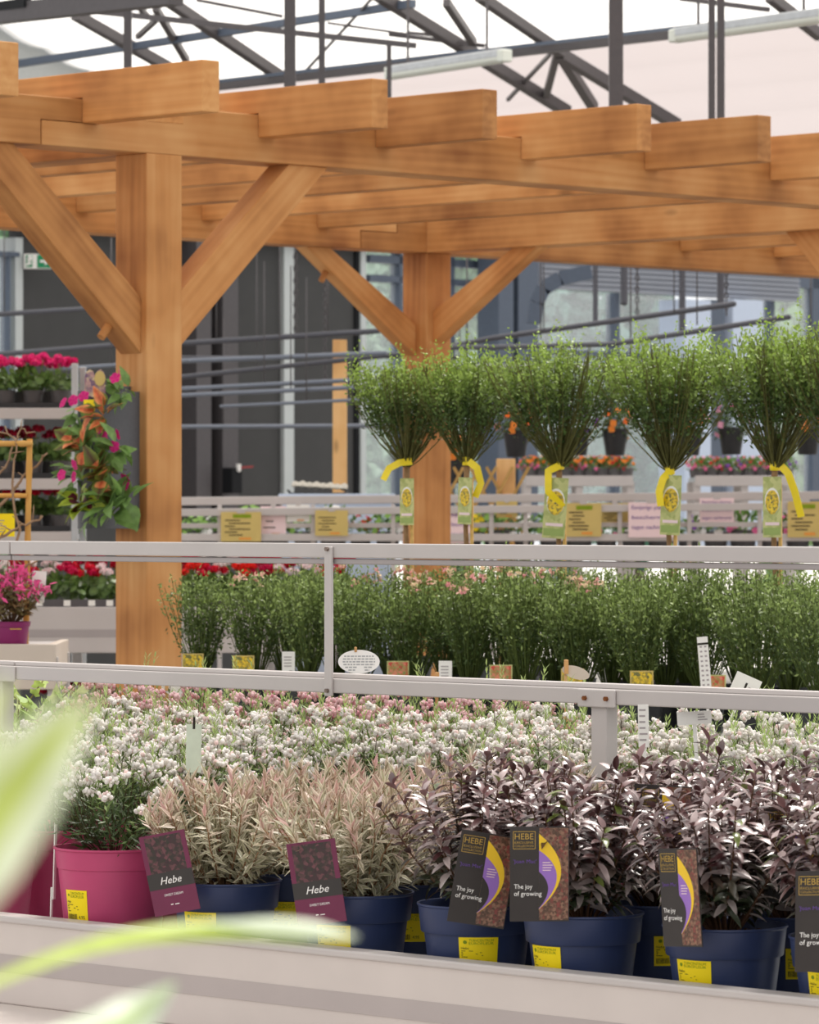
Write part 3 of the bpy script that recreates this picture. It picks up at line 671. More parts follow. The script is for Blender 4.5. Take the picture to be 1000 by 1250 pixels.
POT = {'blue': potmesh(BLUE, 'bluepot'), 'pink': potmesh(PINK, 'pinkpot'), 'black': potmesh(SMALL, 'blackpot'), 'purple': potmesh(SMALL, 'purplepot'), 'grey': potmesh(SMALL, 'greypot', seg=24)}
RIM = {'blue': (.145, .0865, .128), 'pink': (.185, .094, .168), 'black': (.112, .059, .1), 'purple': (.112, .059, .1), 'grey': (.112, .059, .1)}
SOIL = {k: soilmesh(RIM[k][1] - .001, RIM[k][2], i) for i, k in enumerate(RIM)}
STK = {'blue': sticker(.0738, .0795, .055, .100, .056), 'pink': sticker(.0815, .087, .065, .118, .045), 'purple': sticker(.049, .0545, .01, .05, .036, False)}
L_HEBE, L_SCRIPT = hebe_label(), script_label()

# ---- foliage
def stems_fan(g, n, h, spread, tilt, z0=0., seg=6, hv=.25):
    """n curved stems from the middle of the pot; returns (n, seg, 3)"""
    out = []
    for i in range(n):
        a = g.random() * 2 * PI; f = math.sqrt((i + .5) / n); r0 = spread * f * .35
        tl = tilt * f * (.8 + .4 * g.random()); L = h * (1 - hv * g.random()) * (1 - .12 * f)
        p = np.array([r0 * math.cos(a), r0 * math.sin(a), z0]); P = [p]
        for s in range(seg - 1):
            th = tl * (1 - .45 * s / seg) + g.normal() * .05; aa = a + g.normal() * .12
            p = p + L / (seg - 1) * np.array([math.sin(th) * math.cos(aa), math.sin(th) * math.sin(aa), math.cos(th)]); P.append(p)
        out.append(P)
    return np.array(out)
def along(S, k, t0, t1):
    """k points on each stem between t0 and t1: positions, tangents, t"""
    n, m, _ = S.shape; t = np.linspace(t0, t1, k); x = t * (m - 1); i = np.clip(x.astype(int), 0, m - 2); f = (x - i)[None, :, None]
    P = S[:, i] * (1 - f) + S[:, i + 1] * f; T = nrm(S[:, i + 1] - S[:, i]); return P, T, np.repeat(t[None], n, 0)
def perp(T, a):
    ref = np.where(np.abs(T[..., 2:3]) < .9, np.array([0, 0, 1.]), np.array([1., 0, 0])); A = nrm(np.cross(T, ref)); B = np.cross(T, A)
    return np.cos(a)[..., None] * A + np.sin(a)[..., None] * B
def pairs(S, k, t0, t1, g, up):
    P, T, t = along(S, k, t0, t1); n = len(S); ph = np.arange(k)[None] % 2 * PI / 2 + g.random((n, 1)) * PI + g.normal(size=(n, k)) * .25
    out = []
    for s in (0, PI):
        O = perp(T, ph + s); D = nrm(T * up + O); N = nrm(T - O * up * .6)
        out.append((P, D, N, t))
    return [np.concatenate([o[i].reshape(-1, *o[i].shape[2:]) for o in out]) for i in range(4)]
def stemtubes(mb, S, r, c, sides=4):
    for P in S: tube(mb, P, np.linspace(r, r * .5, len(P)), sides, c=c, cap=False)

def hebe_purple(seed):
    g = np.random.default_rng(seed); S = stems_fan(g, 33, .25, .05, .72)
    P, D, N, t = pairs(S, 21, .2, 1., g, .42); n = len(P); j = g.random((n, 1))
    old = np.array(srgb(70, 82, 58)); new = np.array(srgb(122, 88, 88)); sheen = np.array(srgb(196, 178, 176)); dark = np.array(srgb(64, 32, 34))
    k = np.clip((t[:, None] - .3) * 2.2 + .25 * (j - .5), 0, 1); q = g.random((n, 1)); c = (old * (1 - k) + new * k) * (.65 + .45 * g.random((n, 1)))
    c = np.where(q > .62, c * .35 + sheen * .65, c); c = np.where((q < .24) & (t[:, None] > .5), dark, c); grn = np.array(srgb(116, 128, 62)); c = np.where((q > .5) & (q < .53), grn, c)  # pale share of leaves has the sky's reflection painted into its colour
    top = t > .95
    mb = MB(); leaves(mb, P, D + g.normal(size=(n, 3)) * .2 + top[:, None] * np.array([0, 0, .8]), N, .034 * (.7 + .45 * g.random(n)) * np.where(top, .8, 1), .0112, -.22 - .3 * g.random(n), .16, c, c * 1.1, ts=np.array([0, .25, .5, .78, 1.]), ws=np.array([.18, .85, 1., .7, .05]))
    fo = mb.mesh('foliage', M['glossleaf'])
    mb = MB(); stemtubes(mb, S, .0022, srgb(92, 66, 48)); return fo, mb.mesh('stems', M['stem']), None
def hebe_pinkish(seed):
    g = np.random.default_rng(seed); S = stems_fan(g, 62, .21, .06, .95)
    P, D, N, t = pairs(S, 19, .14, 1., g, .8); n = len(P)
    mid = np.array(srgb(136, 138, 98)) * (.7 + .5 * g.random((n, 1))); edge = np.array(srgb(240, 230, 206)) * (.8 + .25 * g.random((n, 1))); tip = np.array(srgb(206, 132, 146))
    k = np.clip((t[:, None] - .62) * 2.6, 0, 1) * (.85 * g.random((n, 1)) ** 1.6)
    mb = MB(); leaves(mb, P, D + g.normal(size=(n, 3)) * .28 + np.clip(t[:, None] - .82, 0, 1) * 9 * np.array([0, 0, .9]), N, .029 * (.7 + .5 * g.random(n)), .0074, -.2, .12, mid * (1 - k * .8) + tip * k * .8, edge * (1 - k * .7) + tip * k * .7, ts=np.array([0, .4, 1.]), ws=np.array([.3, 1., .08]))
    fo = mb.mesh('foliage', M['softleaf']); mb = MB(); stemtubes(mb, S, .0017, srgb(146, 112, 82)); return fo, mb.mesh('stems', M['stem']), None
def bellplant(seed, ca, cb, dens=1., h=.2, tall=.0):
    """low dome of narrow leaves topped by clusters of small round buds"""
    g = np.random.default_rng(seed); S = stems_fan(g, 74, h, .07, 1.0, seg=5, hv=.3)
    P, D, N, t = pairs(S, 11, .2, 1., g, .7); n = len(P); c = np.array(srgb(76, 96, 52)) * (.5 + .8 * g.random((n, 1))) + np.clip((t[:, None] - .6) * 2.5, 0, 1) * np.array(srgb(140, 160, 84)) * .6
    mb = MB(); diamonds(mb, P, D + g.normal(size=(n, 3)) * .2, N, .026 * (.7 + .5 * g.random(n)), .004, c)
    if tall:
        T = S[g.random(len(S)) < tall]; P2 = T[:, -1]; 
        S2_ = np.stack([P2, P2 + np.array([0, 0, .022]), P2 + np.array([.004, 0, .045])], 1); Q, DD, NN, tt = pairs(S2_, 8, 0., 1., g, 1.6)
        diamonds(mb, Q, DD, NN, .016, .003, np.array(srgb(164, 184, 112)))
    fo = mb.mesh('foliage', M['leaf'])
    mb = MB(); stemtubes(mb, S[::2], .0014, srgb(80, 66, 46), 3); sm = mb.mesh('stems', M['stem'])
    mb = MB(); tips = S[:, -1][g.random(len(S)) < dens]; k = 16; nn = len(tips)
    off = nrm(g.normal(size=(nn, k, 3))) * (.0125 * g.random((nn, k, 1)) ** .45); off[..., 2] = off[..., 2] * .6 + .004
    Q = (tips[:, None] + off).reshape(-1, 3); m = len(Q); r = .0036 * (.7 + .5 * g.random((m, 1)))
    c = np.where(g.random((m, 1)) < .12, np.array(cb), np.array(ca)) * (.9 + .1 * g.random((m, 1)))
    beads(mb, Q, r * np.array([1, 1, 1.2]), c); return fo, sm, mb.mesh('blossoms', M['petal'])
WHITEC, WHITEB = srgb(255, 250, 246), srgb(250, 226, 222)
PINKC, PINKB = srgb(240, 204, 206), srgb(226, 158, 170)
VAR = {'P': [hebe_purple(i) for i in (1, 2, 3)], 'V': [hebe_pinkish(i) for i in (4, 5, 6)],
       'W': [bellplant(7, WHITEC, WHITEB, .9, .21, .1), bellplant(8, WHITEC, WHITEB, 1., .20, .05), bellplant(9, WHITEC, WHITEB, .78, .22, .2)],
       'K': [bellplant(10, PINKC, PINKB, .85, .2, .15), bellplant(12, PINKC, PINKB, .8, .21, .2)]}
NAMES = {'P': 'purple_hebe', 'V': 'variegated_hebe', 'W': 'white_bell_plant', 'K': 'pink_bell_plant'}
pot_g = np.random.default_rng(21)
def potted(kind, px, c, z, pot, label, group, var=None, zs=1., rz=None, stk=None, lab=None, xs=1.):
    X, Y = onB(px, c); v = VAR[kind][pot_g.integers(len(VAR[kind])) if var is None else var]
    t = root(NAMES[kind], label, 'potted plant', (X, Y, z), 0, group)
    p = obj('pot', POT[pot], t)
    obj('soil', SOIL[pot], t)
    rz = pot_g.random() * 6.28 if rz is None else rz
    zr = RIM[pot][2]
    for nm, me in zip(('foliage', 'stems', 'blossoms'), v):
        if me: obj(nm, me, t, (0, 0, zr), (0, 0, rz), (xs, xs, zs))
    if stk is not None: obj('price_sticker', STK[pot], p, (0, 0, 0), (0, 0, stk))
    if lab is not None:
        me, dx, dy, dz, ry, rzz, rx = lab; dy -= .008; obj('plant_label', me, t, (dx, dy, dz), (rx, ry, rzz))
    return t

# ================================================================== front display bench and its rail (site frame: x = away-right, y = away-left)
BZ = .765
def site(u, v, z=0.): return uvz(u, v, z)
bench = root('display_bench', 'pale grey metal plant bench with a deep side panel in front', 'plant bench', site(5.4, 5.0), Q4)
def bpart(name, lo, hi, mat, parent=bench, bevel=.003, o=(5.4, 5.0)):
    lo = np.array(lo, float); hi = np.array(hi, float); lo[:2] -= o; hi[:2] -= o; c = (lo + hi) / 2; mb = MB(); box(mb, lo - c, hi - c)
    return obj(name, mb.mesh(name, M[mat], False), parent, c, bevel=bevel)
U0, U1, V0, V1 = 6.5 / S2, 8.8 / S2, 3.2, 7.0
bpart('tabletop', (U0 + .02, V0, BZ - .03), (U1 - .02, V1, BZ), 'galv')
bpart('side_panel', (U0 - .012, V0, .69), (U0 + .02, V1, .834), 'panel')
bpart('panel_groove', (U0 - .0135, V0, .742), (U0 - .0118, V1, .772), 'panelband', bevel=0)
bpart('panel_lip', (U0 - .016, V0, .824), (U0 + .026, V1, .836), 'alu')
bpart('ledge', (U0 - .25, V0, .680), (U0 + .02, V1, .690), 'panel', bevel=.002)
bpart('back_panel', (U1 - .02, V0, .69), (U1, V1, .834), 'alu')
for u in (U0 + .12, U1 - .12):
    for v in (V0 + .15, 5.1, V1 - .15): bpart('leg', (u - .02, v - .02, 0), (u + .02, v + .02, BZ - .03), 'alu')
UR = 7.5 / S2
rail = root('bench_rail', 'pale grey two bar metal rail standing along the middle of the front bench', 'rail', site(UR, 5.0, BZ), Q4)
def rp(name, lo, hi, mat='alu', parent=rail, bevel=.002):
    return bpart(name, (UR + lo[0], lo[1], lo[2] - BZ), (UR + hi[0], hi[1], hi[2] - BZ), mat, parent, bevel, (UR, 5.0))
def tz(y500): return H - (y500 - 625) / F * 7.5
# upper bar: tube with a groove, in two lengths meeting at v=6.38
for a, b in ((3.2, 6.378), (6.382, 7.0)):
    rp('upper_bar', (0, a, tz(682)), (.03, b, tz(664)))
    rp('upper_bar_flange', (.004, a, tz(690)), (.03, b, tz(683)), 'aluband')
    rp('lower_bar', (0, a, tz(850)), (.04, b, tz(832)))
    rp('lower_bar_step', (.012, a, tz(832)), (.04, b, tz(826)))
Yp = yB(403, 7.5); vp = (Yp - (7.5 - Yp)) / S2
o = rp('upright', (-.006, vp - .0095, tz(854)), (.0, vp + .0095, tz(668)))
def bolt(parent, v, z, cz, cv, fx, mat):
    mb = MB(); tube(mb, [(0, 0, 0), (-.005, 0, 0)], .0042, 6); obj('bolt', mb.mesh('bolt', M[mat], False), parent, (fx, v - cv, z - cz))
for y in (671, 847): bolt(o, vp, tz(y), (tz(854) + tz(668)) / 2, vp, -.003, 'bolt')
Yq = yB(730, 7.5); vq = (Yq - (7.5 - Yq)) / S2
rp('post', (.002, vq - .0175, BZ + .001), (.03, vq + .0175, tz(850)))
o = rp('bracket', (-.005, vq - .042, tz(853.5)), (-.0005, vq + .042, tz(832.5)))
for s in (-1, 1): bolt(o, vq + s * .024, tz(843), (tz(853.5) + tz(832.5)) / 2, vq, -.002, 'rust')
o = rp('joint_plate', (-.004, 6.36, tz(853)), (-.0005, 6.44, tz(832))); bolt(o, 6.42, tz(843), (tz(853) + tz(832)) / 2, 6.40, -.002, 'rust')
for v in (6.42, 3.7): rp('post', (.002, v - .0175, BZ + .001), (.03, v + .0175, tz(850)))

# ================================================================== plants on the front bench
lab1 = lambda dx, ry, rz, dz=.12, dy=-.104, rx=.04: (L_HEBE, dx, dy, dz, ry, rz, rx)
scr = lambda dx, ry, rz, dz=.112, dy=-.1, rx=.05: (L_SCRIPT, dx, dy, dz, ry, rz, rx)
R1 = 6.66
G_ = 'plants in the front row of the bench'
potted('W', -22, R1, BZ, 'pink', 'white flowered plant in a magenta pot cut by the left edge', G_, 0)
potted('W', 138, R1, BZ, 'pink', 'white flowered plant in a magenta pot with yellow price sticker', G_, 1, stk=-.72)
potted('V', 275, R1, BZ, 'blue', 'pink and cream variegated hebe in a navy pot beside the magenta pot', G_, 0, stk=-.52, lab=scr(-.070, -.2, -.25, .103, -.100))
potted('V', 435, R1, BZ, 'blue', 'pink and cream variegated hebe in a navy pot, second navy pot from the left', G_, 1, stk=-.48, lab=scr(-.050, -.14, -.15, .106, -.104))
potted('P', 582, R1, BZ, 'blue', 'purple leaved hebe in a navy pot with a tilted label and full price sticker', G_, 0, stk=.02, lab=lab1(-.004, .16, .12, .122, -.108))
potted('P', 712, R1, BZ, 'blue', 'purple leaved hebe in a navy pot with an upright label at its left', G_, 1, stk=-.85, lab=lab1(-.068, .0, .05, .142, -.106))
potted('P', 885, R1, BZ, 'blue', 'purple leaved hebe in a navy pot with a narrow turned label', G_, 2, stk=-.7, lab=lab1(-.066, -.07, -.95, .124, -.098, .02))
potted('P', 1042, R1, BZ, 'blue', 'purple leaved hebe in a navy pot cut by the right edge', G_, 0, stk=-.62, lab=lab1(-.05, .0, .12, .108, -.112))
R2 = 6.95
G_ = 'plants in the second row of the bench'
potted('W', 62, R2, BZ, 'pink', 'white flowered plant between the two front magenta pots, one row back', G_, 2)
potted('W', 215, R2, BZ, 'pink', 'white flowered plant behind the first variegated hebe, left of its label', G_, 0)
potted('V', 352, R2, BZ, 'blue', 'variegated hebe one row back between the two front variegated hebes', G_, 2, stk=.0)
potted('V', 505, R2, BZ, 'blue', 'variegated hebe one row back, left of the tilted hebe label', G_, 0, stk=-.1)
potted('P', 650, R2, BZ, 'blue', 'purple leaved hebe one row back behind the two joined labels', G_, 1)
potted('P', 800, R2, BZ, 'blue', 'purple leaved hebe one row back with its label half hidden in leaves', G_, 2, stk=.3, lab=lab1(.0, .05, -.1, .19, -.09))
potted('P', 962, R2, BZ, 'blue', 'purple leaved hebe one row back, left of the pot at the right edge', G_, 0, stk=.25, lab=lab1(.0, 0, .1, .17, -.09))
potted('P', 1095, R2, BZ, 'blue', 'purple leaved hebe one row back, hidden mostly by the right edge', G_, 1)
R3 = 7.23
G_ = 'plants in the third row of the bench'
potted('W', 135, R3, BZ, 'pink', 'white flowered plant behind the front magenta pot with the sticker, two rows back', G_, 1)
potted('W', 285, R3, BZ, 'pink', 'white flowered plant two rows behind the first variegated hebe', G_, 2, stk=-.3)
potted('V', 425, R3, BZ, 'blue', 'variegated hebe two rows behind the second navy pot', G_, 1)
potted('V', 560, R3, BZ, 'blue', 'variegated hebe two rows back, above the tilted label', G_, 0, zs=1.08)
potted('V', 690, R3, BZ, 'blue', 'variegated hebe at the foot of the short rail post', G_, 2, zs=1.05)
potted('P', 835, R3, BZ, 'blue', 'purple leaved hebe two rows back with the tallest dark tips', G_, 2, zs=1.05)
potted('P', 985, R3, BZ, 'blue', 'purple leaved hebe two rows back near the right edge', G_, 0)
def row(kind, c, pxs, pot, desc, group, zs=(1., 1.1), n0=0):
    g = np.random.default_rng(int(c * 100))
    for i, px in enumerate(pxs):
        potted(kind, px, c, BZ, pot, f'{desc}, {ORD[i + n0]} from the left', group, None, zs[0] + (zs[1] - zs[0]) * g.random(), xs=1.05)
row('W', 7.76, (112, 225, 335, 445, 560, 668, 775, 885, 990), 'pink', 'white flowered plant in the row just behind the rail', 'white plants just behind the rail', (.94, 1.06))
row('W', 8.04, (170, 290, 395, 505, 610, 720, 830, 935, 1040), 'pink', 'white flowered plant in the second row behind the rail', 'white plants in the second row behind the rail', (.94, 1.06))
row('K', 8.32, (140, 240, 345, 450, 555), 'pink', 'pink flowered plant in the third row behind the rail', 'pink plants at the back of the bench', (1.08, 1.18))
row('W', 8.32, (660, 765, 870, 975), 'pink', 'white flowered plant in the back row, right half', 'white plants at the back right of the bench', (1., 1.1))
row('K', 8.58, (190, 295, 400, 505, 605, 700), 'pink', 'pink flowered plant at the very back edge of the bench', 'pink plants along the back edge of the bench', (1.02, 1.12))
# ================================================================== second bench: broom shrubs and standards
B2 = .95
bench2 = root('display_bench', 'grey metal plant bench carrying the green broom shrubs behind the rail', 'plant bench', site(8.4, 7.6), Q4)
o2 = (8.4, 7.6)
bpart('tabletop', (7.82, 5.2, B2 - .03), (9.0, 9.0, B2), 'galv', bench2, .003, o2)
bpart('side_panel', (7.79, 5.2, B2 - .09), (7.82, 9.0, B2 + .02), 'panel', bench2, .003, o2)
bpart('end_panel', (7.82, 8.98, B2 - .09), (9.0, 9.0, B2 + .02), 'panel', bench2, .003, o2)
for u in (7.95, 8.9):
    for v in (5.3, 7.1, 8.85): bpart('leg', (u - .02, v - .02, 0), (u + .02, v + .02, B2 - .03), 'alu', bench2, .002, o2)

def broom_shrub(seed, h=.31, light=0., fl=0, tilt=.42):
    g = np.random.default_rng(seed); S = stems_fan(g, 66, h, .05, tilt, seg=6, hv=.22)
    P, T, t = along(S, 46, .22, 1.); n = P.shape[0] * P.shape[1]; P = P.reshape(-1, 3); T = T.reshape(-1, 3); t = t.ravel()
    keep = g.random(n) < (.32 + .68 * np.clip((t - .3) / .35, 0, 1)); P, T, t = P[keep], T[keep], t[keep]; n = len(P)
    P = P + g.normal(size=(n, 3)) * (.004 + .006 * t[:, None]); D = nrm(T * .7 + g.normal(size=(n, 3)) * .7)
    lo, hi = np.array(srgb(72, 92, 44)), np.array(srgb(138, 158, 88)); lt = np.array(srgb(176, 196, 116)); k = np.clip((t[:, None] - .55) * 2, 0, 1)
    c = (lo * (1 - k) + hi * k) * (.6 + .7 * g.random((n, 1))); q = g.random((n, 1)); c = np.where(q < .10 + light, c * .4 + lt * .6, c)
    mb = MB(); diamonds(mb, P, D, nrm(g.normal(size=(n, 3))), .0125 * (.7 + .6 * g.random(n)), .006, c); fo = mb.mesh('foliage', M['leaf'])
    mb = MB(); stemtubes(mb, S, .0018, srgb(84, 98, 48), 3); sm = mb.mesh('stems', M['stem']); bl = None
    if fl:
        mb = MB(); tips = S[:, -1][np.argsort(-S[:, -1, 2])][:fl * 2]; tips = tips[g.permutation(len(tips))[:fl]]
        for p_ in tips:
            for k_ in range(g.integers(2, 5)):
                q_ = p_ + g.normal(size=3) * .008 - np.array([0, 0, .012]); Dd = nrm(g.normal(size=(4, 3)) + np.array([0, 0, .6]))
                leaves(mb, np.repeat(q_[None], 4, 0), Dd, nrm(g.normal(size=(4, 3))), .011, .008, .3, .2, srgb(*((236, 188, 172), (240, 214, 180), (228, 160, 160))[g.integers(3)]))
        bl = mb.mesh('blossoms', M['petal'])
    return fo, sm, bl
VAR['B'] = [broom_shrub(31), broom_shrub(32, fl=4), broom_shrub(33, light=.15), broom_shrub(34, .33, .1, 3), broom_shrub(35, .32, 0, 8), broom_shrub(36, .33, .0, 0, .55)]
NAMES['B'] = 'broom_shrub'
def flatcard(name, Wd, Hh, mats, t=.0008):
    mb = MB(); box(mb, (-Wd / 2, -t, 0), (Wd / 2, 0, Hh), 0); return mb
def mk_small_label(kind):
    mb = flatcard('plant_label', .058, .075, None)
    rect(mb, -.026, .026, .018, .072, 1, -.0012); rect(mb, -.026, .026, .004, .016, 2, -.0012)
    ph = {'y': 'yellowphoto', 'r': 'redphoto'}[kind]
    return mb.mesh('plant_label', [M['amber'] if kind == 'y' else M['olivephoto'], M[ph], M['olivephoto']], False)
def mk_back_label():
    mb = flatcard('plant_label', .034, .09, None); rect(mb, .002, .01, .02, .04, 1, -.0012)
    for i in range(4): rect(mb, -.012, .008, .05 + i * .008, .053 + i * .008, 1, -.0012)
    return mb.mesh('plant_label', [M['paper'], M['aluband']], False)
SL_Y, SL_R, SL_W = mk_small_label('y'), mk_small_label('r'), mk_back_label()
def shrub(px, c, var, label, group, zs=1., lab=None, xs=1.):
    t = potted('B', px, c, B2, 'black', label, group, var, zs, None, None, None, xs)
    if lab is not None:
        me, dx, dz, rz = lab; obj('plant_label', me, t, (dx, -.064, dz), (-.05, 0, rz))
    return t
G_ = 'broom shrubs in the front row of the second bench'
for px, var, zs, lab, ds in ((246, 0, 1.0, (SL_Y, -.02, .09, .1), 'green broom shrub beside the near wooden post'),
        (312, 1, .98, (SL_Y, -.03, .09, .0), 'green broom shrub with a yellow picture label, second from the near post'),
        (376, 2, 1.0, (SL_W, -.05, .09, .1), 'green broom shrub left of the upright rail bar'),
        (440, 0, .98, None, 'green broom shrub behind the oval white sign'),
        (505, 1, .96, (SL_R, -.04, .09, .2), 'green broom shrub with peach flowers, just right of the oval sign'),
        (572, 4, 1.0, (SL_W, -.06, .08, -.1), 'broom shrub with the thickest bunch of peach flowers'),
        (640, 3, 1.0, (SL_R, -.06, .09, .1), 'green broom shrub with a red picture label in mid row'),
        (708, 1, .98, (SL_Y, -.02, .085, .05), 'broom shrub above the rusty rail bracket'),
        (782, 2, 1.0, (SL_Y, -.0, .085, .1), 'light green broom shrub behind the folded white tag'),
        (925, 5, .98, (SL_R, -.11, .085, -.05), 'dark fan shaped broom shrub with bare lower stems'),
        (1004, 5, 1.02, None, 'broom shrub cut by the right edge above the lower rail')):
    shrub(px, 11.3, var, ds, G_, zs, lab)
G_ = 'broom shrubs in the second row of the second bench'
for i, px in enumerate((350, 410, 478, 545, 612, 680, 745, 812, 858, 965)):
    shrub(px, 11.58, (2, 3, 4, 1, 3, 4, 2, 0, 5, 2)[i], f'green broom shrub one row behind the front shrubs, {ORD[i]} from the left', G_, 1.04)
G_ = 'broom shrubs in the third row of the second bench'
for i, px in enumerate((560, 630, 700, 770, 840, 905, 975)):
    shrub(px, 11.88, (2, 3, 2, 2, 3, 2, 2)[i], f'light green broom shrub two rows behind the front shrubs, {ORD[i]} from the left', G_, 1.10 + .02 * (i % 3))

# ---- standards
def crown(seed, R_, h):
    g = np.random.default_rng(seed); n = 120; S = []
    for i in range(n):
        a = g.random() * 2 * PI; f = math.sqrt((i + .5) / n); tl = .74 * f * (.8 + .4 * g.random()); p = np.zeros(3); P = [p]; L = h * (.86 + .22 * g.random()) / max(.72, math.cos(tl * .55))
        for s in range(8):
            th = tl * (1.12 - .07 * s) + g.normal() * .07; aa = a + g.normal() * .1; p = p + L / 8 * np.array([math.sin(th) * math.cos(aa) * R_ / .15, math.sin(th) * math.sin(aa) * R_ / .15, math.cos(th)]); P.append(p)
        S.append(P)
    S = np.array(S); P, T, t = along(S, 90, .25, 1.); P = P.reshape(-1, 3); T = T.reshape(-1, 3); t = t.ravel(); n = len(P)
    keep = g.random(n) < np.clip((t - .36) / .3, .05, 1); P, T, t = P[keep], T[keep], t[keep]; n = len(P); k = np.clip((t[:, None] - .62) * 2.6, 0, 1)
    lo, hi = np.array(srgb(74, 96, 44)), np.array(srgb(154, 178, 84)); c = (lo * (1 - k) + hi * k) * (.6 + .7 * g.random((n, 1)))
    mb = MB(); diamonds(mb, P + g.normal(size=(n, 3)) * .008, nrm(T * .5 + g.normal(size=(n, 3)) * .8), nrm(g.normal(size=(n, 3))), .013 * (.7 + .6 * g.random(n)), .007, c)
    E = S[:, -1][g.random(len(S)) < .22]; 
    for e in E:
        L = .03 + .05 * g.random(); q = np.linspace(0, 1, 12)[:, None] * np.array([g.normal() * .006, g.normal() * .006, L]); m = 12
        diamonds(mb, e + q + g.normal(size=(m, 3)) * .003, nrm(g.normal(size=(m, 3)) + np.array([0, 0, .5])), nrm(g.normal(size=(m, 3))), .011, .006, np.array(srgb(156, 184, 76)))
    fo = mb.mesh('foliage', M['leaf']); mb = MB(); stemtubes(mb, S, .0021, srgb(98, 96, 54), 3); return fo, mb.mesh('branches', M['stem'])
CROWN = [crown(41, .15, .31), crown(42, .15, .32), crown(43, .15, .33)]
def long_label():
    W, Hh = .064, .172; mb = flatcard('plant_label', W, Hh, None)
    a = np.arange(18) / 18 * 2 * PI; poly(mb, [(W * .40 * math.cos(t), Hh * .60 + Hh * .22 * math.sin(t)) for t in a], 2, -.0011); poly(mb, [(W * .37 * math.cos(t), Hh * .58 + Hh * .2 * math.sin(t)) for t in a], 1, -.0013)
    rect(mb, -W * .38, W * .38, Hh * .2, Hh * .25, 3, -.0012); rect(mb, -W * .45, W * .45, Hh * .04, Hh * .16, 4, -.0012)
    return mb.mesh('plant_label', [M['olivephoto'], M['yellowphoto'], M['paper'], M['pinkcard'], plain('label_green', srgb(150, 168, 92), .5)], False)
L_LONG = long_label()
def ribbon(pts, w_, twist=0., seed=0):
    """a flat plastic strap through the points, with its own thickness"""
    P = np.array(pts, float); n = len(P); T = nrm(np.gradient(P, axis=0)); tw = np.linspace(.0, twist, n)
    A = nrm(np.cross(T, np.array([0, 1., 0])) + 1e-6); B = nrm(np.cross(T, A)); W = np.cos(tw)[:, None] * A + np.sin(tw)[:, None] * B; Nn = nrm(np.cross(T, W)) * .0006
    V = np.stack([P - W * w_ / 2 - Nn, P + W * w_ / 2 - Nn, P + W * w_ / 2 + Nn, P - W * w_ / 2 + Nn], 1).reshape(-1, 3)
    Fc = [[4 * i + j, 4 * i + (j + 1) % 4, 4 * i + 4 + (j + 1) % 4, 4 * i + 4 + j] for i in range(n - 1) for j in range(4)] + [[3, 2, 1, 0], [4 * n - 4, 4 * n - 3, 4 * n - 2, 4 * n - 1]]
    mb = MB(); mb.add(V, Fc); return mb
def standard(px, pxc, ybase, v, zs, label, lab, rib, wx=1., cx=0):
    X, Y = onB(px, 12.32); k = Y / F
    t = root('standard_broom', label, 'potted tree', (X, Y, B2), 0, 'standard brooms behind the shrubs')
    p = obj('pot', POT['black'], t, scale=1.25); obj('soil', SOIL['black'], t, scale=1.25)
    zb = H - (ybase - 625) * k - B2
    g = np.random.default_rng(px); P = [(0, 0, .12), (.004, .002, .35), (-.003, 0, zb * .75), (0, 0, zb + .02)]
    mb = MB(); tube(mb, P, np.array([.0085, .0075, .007, .0085]), 8, c=srgb(140, 110, 78)); obj('trunk', mb.mesh('trunk', M['stem']), t)
    mb = MB(); tube(mb, [(.016, -.012, .1), (.013, -.012, zb - .03)], .005, 8, c=srgb(206, 166, 100)); obj('support_cane', mb.mesh('cane', M['stem']), t)
    fo, br = CROWN[v]; q = (pxc - px) * k
    sx = wx
    for nm, me in (('foliage', fo), ('branches', br)): obj(nm, me, t, (0, 0, zb), (0, 0, g.random() * 6), (sx, sx, zs))
    dx, y0, y1, ry, rz, w_ = lab
    o = obj('plant_label', L_LONG, t, (dx * k, -.028, H - (y1 - 625) * k - B2), (0, ry, rz), (w_, 1, (y1 - y0) * k / .172))
    pts = [((x - px) * k, -.02 - .012 * (i > 0), H - (y - 625) * k - B2) for i, (x, y) in enumerate(rib)]
    u = np.linspace(0, len(pts) - 1, 16); pts = np.array(pts); pts = np.stack([np.interp(u, np.arange(len(pts)), pts[:, i]) for i in range(3)], 1)
    obj('ribbon_tie', ribbon(pts, .02, .5).mesh('ribbon', M['ribbon'], True, 50), t)
    mb = MB(); lathe(mb, [(.011, -.012), (.0135, -.01), (.0135, .01), (.011, .012)], 14, o=(0, 0, H - (rib[0][1] - 625) * k - B2)); obj('tie_loop', mb.mesh('tie', M['ribbon']), t)
standard(497, 505, 572, 0, .95, 'standard broom in front of the middle post with a yellow strap at its left', (0, 584, 641, 0, -.7, .8), ((503, 563), (488, 565), (475, 572), (468, 586)), .98)
standard(570, 580, 572, 1, .97, 'standard broom right of the middle post with a curling yellow strap', (-3, 583, 640, .03, -.75, .8), ((572, 563), (582, 571), (587, 590), (580, 607)), .8)
standard(683, 678, 574, 2, 1.0, 'standard broom whose label shows wide and has a strap across it', (-8, 583, 657, .07, -.1, .98), ((684, 568), (669, 575), (669, 600), (687, 619)), 1.0)
standard(818, 815, 578, 0, 1.09, 'standard broom with a yellow strap hooked left of its label', (-1, 580, 653, .04, -.5, .92), ((819, 574), (809, 584), (804, 600), (806, 618)), 1.0)
standard(946, 940, 575, 1, 1.10, 'standard broom with a long straight strap hanging right of its label', (-4, 582, 656, .0, -.7, .92), ((953, 569), (961, 578), (969, 600), (977, 631)), 1.0)
standard(1040, 1030, 575, 2, 1.12, 'standard broom cut by the right edge', (20, 582, 656, .0, -.7, .9), ((1042, 569), (1050, 580), (1055, 600), (1058, 620)), 1.0)

